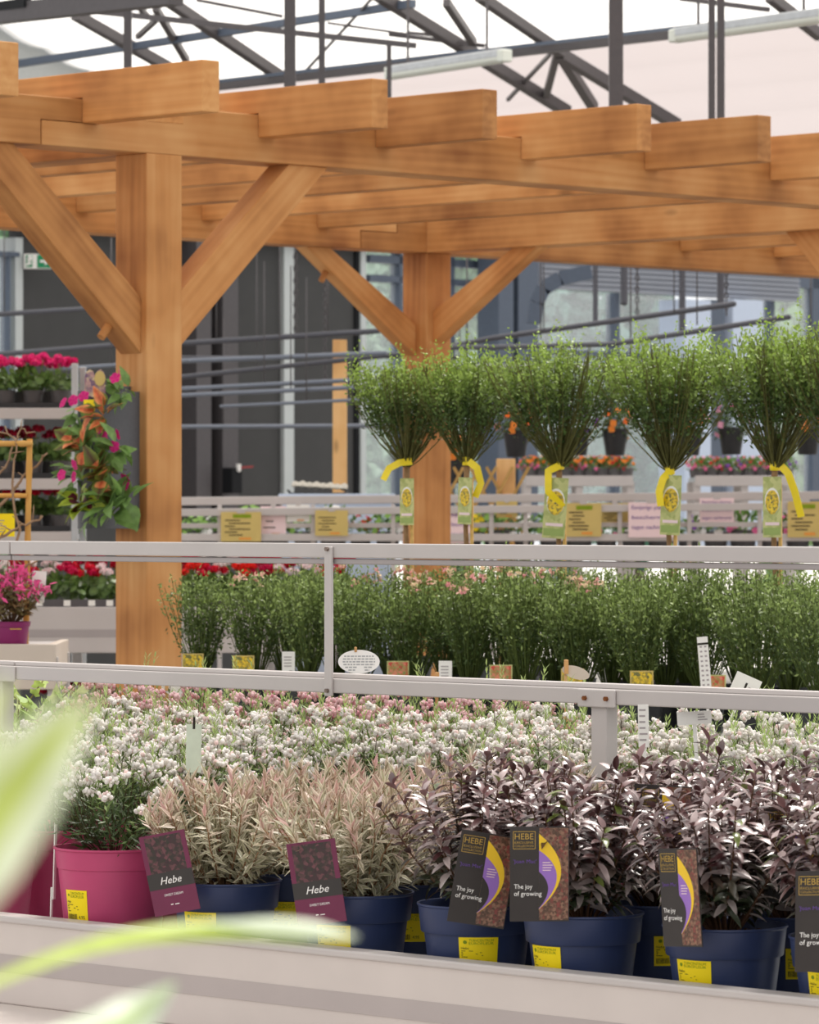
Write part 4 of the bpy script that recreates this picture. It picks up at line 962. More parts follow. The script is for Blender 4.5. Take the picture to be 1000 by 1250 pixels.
# ================================================================== tags and signs standing among the front plants
def tagstake(name, label, px, ytop, ybot, c, wpx, mat, zfoot, lean=0., rz=0., build=None, cat='plant tag'):
    X, Y = onB(px, c); k = Y / F; z1 = H - (ytop - 625) * k; z0 = H - (ybot - 625) * k
    t = root(name, label, cat, (X, Y, zfoot), rz)
    mb = MB(); W = wpx * k; box(mb, (-W / 2, -.001, z0 - zfoot), (W / 2, .001, z1 - zfoot), 0); mats = [mat, M['aluband'], M['ink']]
    if build: build(mb, W, z0 - zfoot, z1 - zfoot)
    obj('card', mb.mesh('card', mats, False), t, (0, 0, 0), (0, lean, 0))
    mb = MB(); bar(mb, (0, .004, 0), (0, .004, z0 - zfoot + .02), .006, .0025); obj('stake', mb.mesh('stake', mat, False), t, (0, 0, 0), (0, lean, 0))
    return t
def lines(n, m=1, x0=-.38, x1=.38, f0=.15, f1=.85):
    def b(mb, W, z0, z1):
        h = z1 - z0; g = np.random.default_rng(n)
        for i in range(n):
            z = z0 + h * (f1 - (f1 - f0) * i / max(1, n - 1)); rect(mb, W * x0, W * (x0 + (x1 - x0) * (.6 + .4 * g.random())), z, z + h * .25 / n, m, -.0014)
    return b
PT = BZ + .17
tagstake('plant_tag', 'pale green tag standing among white flowers left of centre', 234, 884, 943, 6.82, 19, plain('pale_green_card', srgb(206, 216, 196), .5, var=.08), PT, .02, .3, lines(1, 2, -.1, .1, .9, .9))
tagstake('plant_tag', 'narrow speckled tag standing among white flowers right of the rail post', 789, 860, 912, 7.40, 13, M['paper'], PT, -.02, -.2, lines(6))
tagstake('plant_tag', 'white double tag lying low over the white flowers under the right rail', 858, 868, 884, 7.56, 42, M['paper'], PT, -.06, 0, lines(3, 1, .1, .4, .3, .7))
tagstake('plant_tag', 'thin pale tag edge hanging beside the front magenta pot', 64, 958, 1098, 6.60, 6, M['paper'], BZ, .06, 1.2)
def folded(mb, W, z0, z1):
    rect(mb, -W * .04, W * .04, z0 + (z1 - z0) * .02, z0 + (z1 - z0) * .7, 2, -.0014)
    for i in range(3): rect(mb, W * .12, W * .4, z0 + (z1 - z0) * (.2 + .16 * i), z0 + (z1 - z0) * (.26 + .16 * i), 1, -.0014)
tagstake('plant_tag', 'tilted white folded tag with a black clip above the right rail', 833, 808, 838, 8.25, 33, M['paper'], PT, .42, .0, folded)
def barc(mb, W, z0, z1):
    for i in range(9):
        z = z0 + (z1 - z0) * (.08 + .09 * i)
        rect(mb, -W * .32, -W * .1, z, z + .004, 1, -.0014); rect(mb, W * .1, W * .32, z, z + .004, 1, -.0014)
    rect(mb, -W * .5, W * .5, z0 + (z1 - z0) * .85, z0 + (z1 - z0) * .89, 2, -.0014)
tagstake('price_strip', 'tall white strip of printed rows standing before the broom shrubs', 868, 777, 842, 10.9, 13, M['paper'], 0.97 - .02, -.08, .0, barc)
# oval sign on a peg
def clothes_peg(t, x, z, sc_=1.):
    mb = MB(); 
    for s in (-1, 1): box(mb, (x - .004 * sc_ ** .5, s * .003 - .0022, z), (x + .004 * sc_ ** .5, s * .003 + .0022, z + .03 * sc_))
    return obj('clothes_peg', mb.mesh('peg', M['palewoodZ'], False), t, bevel=.001)
X, Y = onB(438, 7.46); k = Y / F; zt = H - (835 - 625) * k
zc = 16.0 * k
t = root('oval_sign', 'oval white sign with grey writing clipped by a small peg above the lower rail', 'sign', (X, Y + .026, tz(826) + .0005), .05)
mb = MB(); a = np.arange(40) / 40 * 2 * PI; rx_, rz_ = 25.5 * k, 14.5 * k
prism(mb, [(rx_ * math.cos(q), zc + rz_ * math.sin(q)) for q in a], -.0012, .0012)
obj('plate', mb.mesh('plate', M['white'], False), t)
mb = MB(); g = np.random.default_rng(2)
for i in range(6):
    z = zc + (4.5 - 2.6 * i) * k * 1.3; w2 = rx_ * .78 * math.sqrt(max(.1, 1 - ((z - zc) / rz_) ** 2)); x = -w2
    while x < w2:
        l = (2 + 3 * g.random()) * k; 
        if i > 3 and abs(x) < 6 * k: x += l; continue
        rect(mb, x, min(w2, x + l), z, z + 1.7 * k, 0, -.0016); x += l + 1.1 * k
obj('writing', mb.mesh('writing', plain('grey_print', srgb(176, 176, 176), .5)), t)
clothes_peg(t, -4 * k, zc + rz_ - .004, .3)
for px, y, c, mat, lab_ in ((703, 815, 8.45, 'beige', 'pinkish leaf shaped tag on a wooden peg above the rusty bracket'), (545, 830, 8.45, 'paper', 'small pale tag on a wooden peg above the rail, mid photo'), (214, 836, 8.7, 'paper', 'pale tag on a thin wooden peg by the near post foot')):
    X, Y = onB(px, c); k = Y / F; z = H - (y - 625) * k; zf = PT
    t = root('pegged_tag', lab_, 'tag', (X, Y, zf), .1)
    mb = MB(); a = np.arange(20) / 20 * 2 * PI; prism(mb, [(17 * k * math.cos(q), z - zf - 6 * k + 8 * k * math.sin(q) - 4 * k * math.cos(q)) for q in a], -.001, .001); obj('card', mb.mesh('card', M[mat], False), t)
    clothes_peg(t, -.018, z - zf - .012, .9)
    mb = MB(); bar(mb, (-.018, .004, 0), (-.018, .004, z - zf), .006, .003); obj('stake', mb.mesh('stake', M['palewoodZ'], False), t)

# ================================================================== ivy at the left end of the front bench
def ivyleaf(mb, P, D, N, s, c):
    D = nrm(D); S = nrm(np.cross(D, N)); N = np.cross(S, D); o = [(0, 0), (-.32, -.1), (-.55, .25), (-.28, .42), (-.2, .62), (0, 1.05), (.2, .62), (.28, .42), (.55, .25), (.32, -.1)]
    for i in range(len(P)):
        V = [P[i] + s[i] * (D[i] * b + S[i] * a_ + N[i] * (-.25 * a_ * a_)) for a_, b in o]; mb.add(V, [list(range(10))], 0, c[i])
def trailing(seed, n, spread, h, size, cols):
    g = np.random.default_rng(seed); mb = MB(); ms = MB()
    for i in range(n):
        a = g.random() * 2 * PI; L = spread * (.5 + .6 * g.random()); P = [np.array([0, 0, 0.])]; th = .1 + .6 * g.random()
        for s in range(7): th += .11; P.append(P[-1] + L / 7 * np.array([math.cos(a) * math.sin(th), math.sin(a) * math.sin(th), math.cos(th) * h]) + g.normal(size=3) * .006)
        P = np.array(P); tube(ms, P, .0015, 4, c=srgb(120, 110, 60), cap=False); Q, T, t = along(P[None], 13, .12, 1.); Q = Q[0]; m = len(Q)
        Dd = nrm(T[0] * .6 + g.normal(size=(m, 3)) * .8 + np.array([0, -.3, .1])); Nn = nrm(g.normal(size=(m, 3)) * .5 + np.array([0, -.5, .8]))
        ivyleaf(mb, Q, Dd, Nn, size * (.6 + .6 * g.random(m)), np.array([cols[g.integers(len(cols))] for _ in range(m)]))
    return mb.mesh('foliage', M['leaf']), ms.mesh('stems', M['stem'])
IVY = [(srgb(178, 196, 110)), (srgb(208, 216, 158)), (srgb(146, 172, 84)), (srgb(222, 226, 186)), (srgb(160, 188, 96))]
for i, (px, c, lb, r_) in enumerate(((14, 7.95, 'pale yellow green ivy at the far left end of the bench', .17), (92, 8.3, 'pale yellow green ivy trailing towards the near post', .14))):
    X, Y = onB(px, c); t = root('ivy_plant', lb, 'potted plant', (X, Y, BZ), 0, 'pale ivies at the left end')
    obj('pot', POT['black'], t, scale=1.3); obj('soil', SOIL['black'], t, scale=1.3); fo, sm = trailing(60 + i, 34, r_ * 1.75, 1.05, .036, IVY)
    obj('foliage', fo, t, (0, 0, .14)); obj('stems', sm, t, (0, 0, .14))

# ================================================================== leafy variegated plant right in front of the lens
def blade(pts, wid, ce, cm_, N=(0, -1, .3), n=18):
    P = np.array(pts, float); u = np.linspace(0, len(P) - 1, n)
    # smooth curve through the points
    from numpy import interp
    C = np.stack([interp(u, np.arange(len(P)), P[:, i]) for i in range(3)], 1)
    for _ in range(6): C[1:-1] = (C[:-2] + 2 * C[1:-1] + C[2:]) / 4
    T = nrm(np.gradient(C, axis=0)); S = nrm(np.cross(T, np.array(N))); Nn = np.cross(S, T)
    w_ = np.interp(np.linspace(0, 1, n), np.linspace(0, 1, len(wid)), wid); mb = MB(); V = []; cc = []
    for f, b in ((-1, ce), (-.45, ce), (-.3, cm_), (0, cm_), (.3, cm_), (.5, ce), (1, ce)):
        V.append(C + S * (w_ * f / 2)[:, None] - Nn * (abs(f) * w_ * .12)[:, None]); cc.append(np.repeat(np.array([b]), n, 0))
    V = np.stack(V, 1).reshape(-1, 3); cc = np.stack(cc, 1).reshape(-1, 3); m = 7
    mb.add(V, [[i * m + j, i * m + j + 1, (i + 1) * m + j + 1, (i + 1) * m + j] for i in range(n - 1) for j in range(m - 1)], 0, cc); return mb
FY = .85
base = pt(-180, 1290, .87)
fg = root('variegated_plant', 'blurred cream edged green leaves of a plant close to the lens at bottom left', 'potted plant', (base[0], base[1], base[2] - .115))
CRE, GRE = srgb(214, 220, 186), srgb(178, 190, 96)
bpx = (-180, 1290, .87)
def fl2(pts, wpx, *a):
    P = [pt(x, y, Y) - np.array(fg.location) for x, y, Y in pts]; wd = [w * q[2] / F for w, q in zip(wpx, pts)]
    obj('leaf', blade(P, wd, *a).mesh('leaf', M['softleaf']), fg)
fl2([bpx, (-120, 1240, 1.1), (-40, 1212, 1.3), (30, 1175, 1.42), (110, 1145, 1.48), (200, 1131, 1.5), (290, 1130, 1.5), (370, 1134, 1.5), (436, 1144, 1.5)], [10, 18, 26, 32, 32, 30, 30, 30, 4], srgb(176, 194, 84), srgb(164, 184, 58), (0, -.75, .75))
fl2([(250, 1127, 1.495), (330, 1128, 1.495), (385, 1133, 1.495), (437, 1144, 1.495)], [4, 26, 28, 3], srgb(226, 234, 214), srgb(206, 218, 180), (0, -.75, .75))
fl2([bpx, (-110, 1150, .86), (-40, 1040, .85), (20, 955, .85), (72, 890, .85), (118, 848, .85)], [20, 90, 130, 120, 70, 4], CRE, GRE)
fl2([bpx, (-120, 1120, .86), (-80, 1000, .85), (-40, 910, .85), (8, 828, .85)], [20, 80, 110, 80, 4], srgb(210, 218, 170), srgb(196, 206, 110))
fl2([bpx, (-60, 1290, 1.1), (40, 1292, 1.25), (120, 1268, 1.3), (165, 1240, 1.32), (214, 1200, 1.33)], [10, 40, 64, 74, 62, 4], srgb(204, 214, 190), srgb(180, 198, 146), (0, -1, .3))
fl2([bpx, (-230, 1120, .9), (-260, 1010, .9), (-270, 930, .92)], [20, 80, 90, 6], CRE, GRE)
mb = MB(); lathe(mb, [(.002, 0), (.038, 0), (.048, .085), (.05, .1), (.047, .1), (.044, .09)], 32); obj('pot', mb.mesh('pot', M['greypot'], True, 35), fg)
mb = MB(); lathe(mb, [(.001, .09), (.044, .09)], 32); obj('soil', mb.mesh('soil', M['soil']), fg)
ps = root('plant_stand', 'slim grey stand under the plant close to the lens, below the frame', 'plant stand', (base[0], base[1], 0))
zt = base[2] - .115
mb = MB(); box(mb, (-.11, -.11, zt - .02), (.11, .11, zt)); obj('top', mb.mesh('top', M['alu'], False), ps, bevel=.004)
mb = MB(); tube(mb, [(0, 0, .02), (0, 0, zt - .02)], .02, 12); obj('column', mb.mesh('column', M['alu'], True, 40), ps)
mb = MB(); lathe(mb, [(.001, 0), (.14, 0), (.14, .015), (.03, .03)], 32); obj('base', mb.mesh('base', M['alu'], True, 30), ps)
# ================================================================== wall planter hung on the near post
def onper(x, y, z):            # pergola frame -> world
    return np.array([PO[0] + (x - y) / S2, PO[1] + (x + y) / S2, z])
WP = onper(-hp - .001, .02, 1.448)
wp = root('wall_planter', 'grey vertical planter with pink flowers and coleus hung on the near post', 'wall planter', WP, Q4)
mb = MB(); pf = []
for i in range(13):
    q = -PI / 2 + PI * i / 12; pf.append((-.10 - .09 * math.cos(q), .062 * math.sin(q)))
pf = [(0, -.062)] + pf + [(0, .062)]
n = len(pf); V = [(x, y, 0) for x, y in pf] + [(x, y, .432) for x, y in pf]
mb.add(V, [list(range(n)), list(range(2 * n - 1, n - 1, -1))] + [[j, j + n, (j + 1) % n + n, (j + 1) % n] for j in range(n)])
obj('planter_body', mb.mesh('body', M['planter'], True, 35), wp)
mb = MB(); box(mb, (-.012, -.02, .38), (.0, .02, .45)); obj('hook_plate', mb.mesh('hook', M['planter'], False), wp)
def rosette(kind, seed, n=16, R_=.056):
    g = np.random.default_rng(seed); mb = MB(); D = nrm(g.normal(size=(n, 3)) * .9 + np.array([-.5, -.5, .35])); P = D * .012 + g.normal(size=(n, 3)) * .012
    Nn = nrm(g.normal(size=(n, 3)) * .4 + np.array([-.5, -.5, .9]))
    if kind == 'coleus':
        leaves(mb, P, D, Nn, R_ * (.7 + .5 * g.random(n)), R_ * .62, -.35, .1, srgb(226, 104, 66), srgb(236, 166, 104), ts=np.array([0, .2, .45, .75, 1.]), ws=np.array([.15, .9, 1., .6, .05]))
        leaves(mb, P - Nn * .0012, D, Nn, R_ * (.85 + .5 * g.random(n)), R_ * .85, -.35, .1, srgb(88, 58, 40), srgb(120, 140, 56), ts=np.array([0, .2, .45, .75, 1.]), ws=np.array([.15, .9, 1., .6, .05]))
    elif kind == 'darkcoleus':
        leaves(mb, P, D, Nn, R_ * .95, R_ * .62, -.35, .1, srgb(92, 24, 40), srgb(92, 24, 40), ts=np.array([0, .2, .45, .75, 1.]), ws=np.array([.15, .9, 1., .6, .05]))
        leaves(mb, P - Nn * .0012, D, Nn, R_ * 1.15, R_ * .9, -.35, .1, srgb(150, 170, 50), srgb(170, 190, 60), ts=np.array([0, .2, .45, .75, 1.]), ws=np.array([.15, .9, 1., .6, .05]))
    else:
        leaves(mb, P, D, Nn, R_ * (.7 + .5 * g.random(n)), R_ * .5, -.4, .12, np.array(srgb(120, 154, 84)) * (.65 + .6 * g.random((n, 1))), None, ts=np.array([0, .2, .45, .75, 1.]), ws=np.array([.15, .8, 1., .6, .05]))
    return mb.mesh('foliage', M['leaf'])
def bloom(seed, n=3):
    g = np.random.default_rng(seed); mb = MB()
    for i in range(n):
        p = g.normal(size=3) * .018 * (i > 0); ax = nrm(np.array([-.6, -.7, .2]) + g.normal(size=3) * .3); A = nrm(np.cross(ax, [0, 0, 1.])); B = np.cross(ax, A)
        D = np.array([math.cos(q) * A + math.sin(q) * B + .25 * ax for q in np.arange(5) / 5 * 2 * PI]); leaves(mb, np.repeat(p[None], 5, 0), D, np.repeat(ax[None], 5, 0), .019, .018, -.1, .1, srgb(216, 40, 132), srgb(232, 70, 150), ts=np.array([0, .35, .75, 1.]), ws=np.array([.3, .9, 1., .55]))
    return mb.mesh('blossoms', M['petal'])
# (pixel x, pixel y, depth offset, kind)
Rinv = Rz(-Q4)
def wploc(px, py, dY): return Rinv @ (pt(px, py, 13.55 + dY) - WP)
for i, (px, py, dY, kind, s) in enumerate(((150, 478, .05, 'green', 1.0), (98, 515, .1, 'green', 1.25), (128, 508, -.02, 'coleus', 1.05), (100, 545, .05, 'coleus', 1.1), (140, 548, -.05, 'green', 1.25), (92, 582, .08, 'green', 1.1), (127, 582, -.03, 'coleus', 1.25), (102, 614, .03, 'darkcoleus', 1.05), (138, 618, -.05, 'green', 1.7), (160, 612, -.06, 'green', 1.2), (112, 562, .04, 'green', 1.1), (118, 628, .02, 'green', 1.1), (112, 535, .05, 'green', 1.))):
    obj({'green': 'foliage', 'coleus': 'coleus_leaves', 'darkcoleus': 'coleus_leaves'}[kind], rosette(kind, 80 + i, 11 if kind != 'green' else 18), wp, wploc(px, py, dY - (.035 if kind != 'green' else 0)), (0, 0, -Q4), s)
for i, (px, py, n) in enumerate(((141, 462, 2), (90, 489, 3), (128, 530, 3), (145, 530, 2), (76, 580, 2), (153, 594, 2), (92, 567, 1))):
    obj('blossoms', bloom(100 + i, n), wp, wploc(px, py, -.04), (0, 0, -Q4))
mb = MB(); box(mb, (-.018, -.0008, 0), (.018, .0008, .036)); obj('price_label', mb.mesh('plabel', M['yellow'], False), wp, wploc(109, 502, -.06), (0, 0, -Q4 * 1.3))
mb = MB(); Wd, Hh = .066, .075
hp_ = [(-.5, -.2), (-.5, .62), (-.42, .85), (-.25, .97), (-.08, .88), (0, .70), (.08, .88), (.25, .97), (.42, .85), (.5, .62), (.5, -.2)]
prism(mb, [(x * Wd, z * Hh) for x, z in hp_], -.001, .001)
obj('plant_label', mb.mesh('hlabel', photomat('printed_heart_tag', [srgb(70, 56, 80), srgb(190, 150, 140), srgb(110, 80, 110), srgb(214, 190, 150), srgb(90, 70, 90)], 90), False), wp, wploc(116, 479, .05), (0, 0, -Q4))
mb = MB(); prism(mb, [(.0 + .017 * math.cos(q), .017 * math.sin(q) * 1.4) for q in np.arange(16) / 16 * 2 * PI], -.003, -.0015); obj('label_medallion', mb.mesh('medal', M['amber'], False), wp, wploc(122, 462, .045), (0, 0, -Q4))

# ================================================================== geraniums: shelves, trolley, table
def geranium(seed, colr, n_um=6, h=.16, R_=.10):
    g = np.random.default_rng(seed); mb = MB(); n = 46; a = g.random(n) * 2 * PI; f = np.sqrt(g.random(n)); P = np.stack([R_ * f * np.cos(a), R_ * f * np.sin(a), h * (.25 + .65 * g.random(n)) * (1.15 - .5 * f)], 1)
    N = nrm(np.stack([np.cos(a) * f, np.sin(a) * f, .7 + 0 * a], 1) + g.normal(size=(n, 3)) * .35 + np.array([0, -.3, 0])); discs(mb, P, N, .026 * (.7 + .5 * g.random(n)), np.array(srgb(88, 116, 58)) * (.6 + .7 * g.random((n, 1))), cup=.2, ci=srgb(110, 136, 70))
    fo = mb.mesh('foliage', M['leaf']); ms = MB(); mb = MB()
    for i in range(n_um):
        q = g.random() * 2 * PI; r = R_ * (.15 + .75 * g.random()); c = np.array([r * math.cos(q), r * math.sin(q), h * (1.0 + .35 * g.random())]); tube(ms, [(c[0] * .4, c[1] * .4, .0), c * np.array([.8, .8, .7]), c], .0018, 4, c=srgb(110, 130, 70), cap=False)
        m = 34; d = nrm(g.normal(size=(m, 3))); d[:, 2] = np.abs(d[:, 2]) * .9 - .15; pp = c + d * .024; cc = np.array(colr[g.integers(len(colr))]) * (.75 + .35 * g.random((m, 1)))
        leaves(mb, pp, nrm(np.cross(d, g.normal(size=(m, 3)))), d, .015, .014, .1, .1, cc, None, ts=np.array([0, .5, 1.]), ws=np.array([.4, 1., .5])); beads(mb, c[None], .019, np.array(colr[0]) * .8)
    for i in range(n):
        if i % 3 == 0: tube(ms, [(P[i, 0] * .3, P[i, 1] * .3, 0), P[i]], .0015, 4, c=srgb(110, 130, 70), cap=False)
    return fo, ms.mesh('stems', M['stem']), mb.mesh('blossoms', M['petal'])
CP, CR, CD, CWH, CO = [srgb(240, 60, 140), srgb(232, 40, 120)], [srgb(216, 20, 50), srgb(206, 20, 80)], [srgb(160, 14, 44), srgb(176, 20, 60)], [srgb(250, 240, 238), srgb(244, 220, 222)], [srgb(236, 40, 30), srgb(226, 50, 36)]
GER = {'pink': [geranium(1, CP, 8), geranium(2, CP, 7)], 'red': [geranium(3, CR, 7), geranium(4, CR, 6)], 'dark': [geranium(5, CD, 7), geranium(6, CD, 6)], 'white': [geranium(7, CWH, 5)], 'scarlet': [geranium(8, CO, 5)]}
def ger(kind, v, loc, label, group, s=1., rz=0, pz=1.):
    t = root('potted_geranium', label, 'potted plant', loc, 0, group, scale=s); obj('pot', POT['grey'], t, scale=(1, 1, pz)); fo, sm, bl = GER[kind][v % len(GER[kind])]
    for nm, me in (('foliage', fo), ('stems', sm), ('blossoms', bl)): obj(nm, me, t, (0, 0, .095 * pz), (0, 0, rz))
    return t
def pbox(parent, name, lo, hi, mat, bevel=.003):
    lo, hi = np.array(lo, float), np.array(hi, float); c = (lo + hi) / 2; mb = MB(); box(mb, lo - c, hi - c); return obj(name, mb.mesh(name, M[mat], False), parent, c, bevel=bevel)
# trolley with three shelves of geraniums
TY = 18.6; kt = TY / F
tx0, tx1 = (-75 - 500) * kt, (93 - 500) * kt
shz = [H - (y - 625) * kt for y in (503, 588, 652)]
tr = root('plant_trolley', 'metal plant trolley with shelves of potted geraniums at the left', 'plant trolley', ((tx0 + tx1) / 2, TY, 0))
wt = (tx1 - tx0) / 2
for i, z in enumerate(shz + [.25]):
    pbox(tr, 'shelf', (-wt, -.22, z - .025), (wt, .22, z), 'galv'); pbox(tr, 'shelf_edge', (-wt, -.235, z - .035), (wt, -.22, z + .012), 'alu')
for sx_ in (-1, 1):
    for sy_ in (-1, 1): pbox(tr, 'upright', (sx_ * (wt + .012) - .014, sy_ * .225 - .014, .1), (sx_ * (wt + .012) + .014, sy_ * .225 + .014, shz[0] + .2), 'galv')
for sx_ in (-1, 1):
    for sy_ in (-1, 1):
        mb = MB(); tube(mb, [(-.02, 0, 0), (.02, 0, 0)], .06, 16); obj('wheel', mb.mesh('wheel', M['blackpot'], True, 40), tr, (sx_ * wt * .9, sy_ * .2, .06))
cols_ = ['pink', 'dark', 'red']; desc = ['bright pink geranium on the top shelf of the left trolley', 'dark red geranium on the second shelf of the left trolley', 'red geranium on the third shelf of the left trolley']
for i, z in enumerate(shz):
    tray = root('plant_tray', ['dark tray under the bright pink geraniums on the trolley', 'dark tray under the dark red geraniums on the trolley', 'dark tray under the red geraniums on the lower trolley shelf'][i], 'plant tray', ((tx0 + tx1) / 2, TY, z + .0005))
    mb = MB(); box(mb, (-wt * .97, -.2, 0), (wt * .97, .2, .006)); box(mb, (-wt * .97, -.2, .006), (wt * .97, -.19, .035)); box(mb, (-wt * .97, .19, .006), (wt * .97, .2, .035)); box(mb, (-wt * .97, -.19, .006), (-wt * .95, .19, .035)); box(mb, (wt * .95, -.19, .006), (wt * .97, .19, .035))
    obj('tray_body', mb.mesh('tray', M['blackpot'], False), tray)
    for j in range(5):
        x = tx0 + (tx1 - tx0) * (.10 + .2 * j)
        ger(cols_[i], j, (x, TY - .09, z + .0075), f'{desc[i]}, {ORD[4 - j]} from the right', desc[i].replace('geranium', 'geraniums'), (.80, .78, .72)[i] * .92, j * 1.3)
    for j in range(4):
        x = tx0 + (tx1 - tx0) * (.2 + .2 * j); ger(cols_[i], j + 1, (x, TY + .09, z + .0075), f'{desc[i]}, back row, {ORD[3 - j]} from right', desc[i].replace('geranium', 'geraniums') + ', back row', (.80, .78, .72)[i] * .92, j * 1.7)
# geranium table further back
GY = 16.6; kg = GY / F; gz = H - (741 - 625) * kg
gx0, gx1 = (-60 - 500) * kg, (415 - 500) * kg
gt = root('flower_table', 'pale grey flower table with a panelled front left of the near post', 'flower table', ((gx0 + gx1) / 2, GY + .4, 0)); wg = (gx1 - gx0) / 2
pbox(gt, 'tabletop', (-wg, -.38, gz - .03), (wg, .55, gz), 'galv'); pbox(gt, 'front_panel', (-wg, -.42, gz - .175), (wg, -.38, gz + .0), 'alu'); pbox(gt, 'panel_band', (-wg, -.4215, gz - .115), (wg, -.419, gz - .085), 'aluband', 0)
pbox(gt, 'lower_shelf', (-wg, -.36, gz - .62), (wg, .5, gz - .60), 'galv')
for sx_ in (-.98, -.44, .1, .6, .98):
    for sy_ in (-.34, .48): pbox(gt, 'leg', (sx_ * wg - .02, sy_ - .02, 0), (sx_ * wg + .02, sy_ + .02, gz - .03), 'alu')
mb = MB(); box(mb, (-wg, -.4, gz), (wg, -.385, gz + .028)); obj('label_strip', mb.mesh('strip', M['steel'], False), gt)
for j, px in enumerate((48, 82, 112, 134)):
    x = (px - 500) * kg - (gx0 + gx1) / 2; pbox(gt, 'shelf_label', (x - .013, -.403, gz + .004), (x + .013, -.4, gz + .026), 'paper', 0)
seq = [('red', 0, -30), ('white', 0, 0), ('red', 1, 28), ('white', 0, 55), ('red', 0, 84), ('red', 1, 108), ('white', 0, 130), ('scarlet', 0, 158), ('red', 0, 196), ('scarlet', 0, 228), ('red', 1, 252), ('white', 0, 276), ('scarlet', 0, 300), ('red', 0, 326), ('white', 0, 352), ('white', 0, 380), ('red', 1, 402)]
nms = {'red': 'crimson', 'white': 'white', 'scarlet': 'scarlet'}
for j, (kd, v, px) in enumerate(seq):
    side = 'left of' if px < 170 else 'right of'; cnt = sum(1 for q in seq[:j + 1] if q[0] == kd and (q[2] < 170) == (px < 170))
    ger(kd, v, ((px - 500) * kg, GY + .12 + .05 * (j % 2), gz), f'{nms[kd]} geranium on the flower table {side} the near post, {ORD[cnt - 1]} such', 'geraniums on the flower table', .70, j * .9, .2)
for j in range(13):
    px = -20 + 36 * j; kd = ('dark', 'red', 'white')[j % 3]
    ger('red' if kd == 'dark' else kd, j, ((px - 500) * kg * 1.02, GY + .5, gz), f'geranium in the back row of the flower table, {ORD[j]} from the left', 'geraniums in the back row of the flower table', .84, j * 1.1, .2)
for j in range(4):
    ger('dark', j, ((70 + 45 * j - 500) * kg, GY + .2, gz - .60), f'dark red geranium on the shelf under the flower table, {ORD[j]} from the left', 'geraniums under the flower table', 1., j * 1.1)

# ================================================================== bamboo trellis, azalea and their box
AX, AY = (28 - 500) * 12.6 / F, 12.6; ka = AY / F
bxz = H - (788 - 625) * ka
pb = root('plant_plinth', 'pale beige wooden sided plant box under the purple pot at the left edge', 'plant box', ((10 - 500) * ka, AY + .12, 0))
wb = 60 * ka
pbox(pb, 'front_board', (-wb, -.19, bxz - .125), (wb, -.165, bxz + .006), 'beige'); pbox(pb, 'end_board', (wb - .025, -.165, bxz - .125), (wb, .3, bxz + .006), 'beige'); pbox(pb, 'shelf', (-wb, -.165, bxz - .03), (wb - .025, .3, bxz - .0), 'alu')
for sx_ in (-.9, .93): 
    for sy_ in (-.15, .27): pbox(pb, 'leg', (sx_ * wb - .015, sy_ - .015, 0), (sx_ * wb + .015, sy_ + .015, bxz - .031), 'alu')
az = root('azalea', 'pink azalea in a purple pot with a yellow sticker at the left edge', 'potted plant', ((14 - 500) * ka, AY, bxz + .0005))
pp = obj('pot', POT['purple'], az, scale=(.92, .92, .62)); obj('soil', SOIL['purple'], az, scale=(.92, .92, .62)); obj('price_sticker', STK['purple'], pp, (0, 0, .03), (0, 0, .35))
g = np.random.default_rng(9); S = stems_fan(g, 36, .17, .05, 1.0, seg=5); P, D, N, t = pairs(S, 9, .3, 1., g, .5); n = len(P); mb = MB()
leaves(mb, P, D, N, .024, .009, -.1, .1, np.array(srgb(104, 92, 50)) * (.6 + .8 * g.random((n, 1))) + (g.random((n, 1)) > .7) * np.array(srgb(120, 60, 50)) * .4, None, ts=np.array([0, .5, 1.]), ws=np.array([.2, 1., .08])); obj('foliage', mb.mesh('foliage', M['leaf']), az, (0, 0, .065))
mb = MB(); stemtubes(mb, S, .002, srgb(96, 70, 50)); obj('stems', mb.mesh('stems', M['stem']), az, (0, 0, .065))
mb = MB()
for e in S[:, -1]:
    if e[0] > .07 and g.random() < .4: continue
    m = 9; D_ = nrm(g.normal(size=(m, 3)) + np.array([0, -.2, .5])); leaves(mb, np.repeat(e[None], m, 0) + g.normal(size=(m, 3)) * .008, D_, nrm(g.normal(size=(m, 3))), .024, .010, .1, .1, np.array(srgb(236, 96, 156)) * (.8 + .3 * g.random((m, 1))), None, ts=np.array([0, .5, 1.]), ws=np.array([.3, 1., .1]))
obj('blossoms', mb.mesh('blossoms', M['petal']), az, (0, 0, .065))
tl = root('bamboo_trellis', 'bamboo cane trellis with a bare twisting climber at the left edge', 'trellis', ((10 - 500) * ka, AY + .09, bxz))
def tp(px, py, dy=0.): return np.array([(px - 10) * ka, dy, H - (py - 625) * ka - bxz])
def cane_(p, q, r=.0085):
    p, q = np.array(p), np.array(q); c = (p + q) / 2; d = nrm(q - p); mb = MB(); L = np.linalg.norm(q - p); hs_ = np.linspace(-L / 2, L / 2, 15); rr = np.where(np.arange(15) % 5 == 2, r * 1.18, r); tube(mb, np.stack([0 * hs_, 0 * hs_, hs_], 1), rr, 10)
    o = obj('cane', mb.mesh('cane', M['bamboo'], True, 50), tl, c); o.rotation_euler = (0, math.acos(max(-1, min(1, d[2]))), math.atan2(d[1], d[0]))
cane_(tp(33, 535), tp(28, 788)); cane_(tp(-30, 535), tp(-28, 788)); cane_(tp(-50, 541, -.014), tp(37, 541, -.014)); cane_(tp(-50, 605, -.014), tp(30, 605, -.014), .007); cane_(tp(-50, 742, -.014), tp(22, 740, -.014))
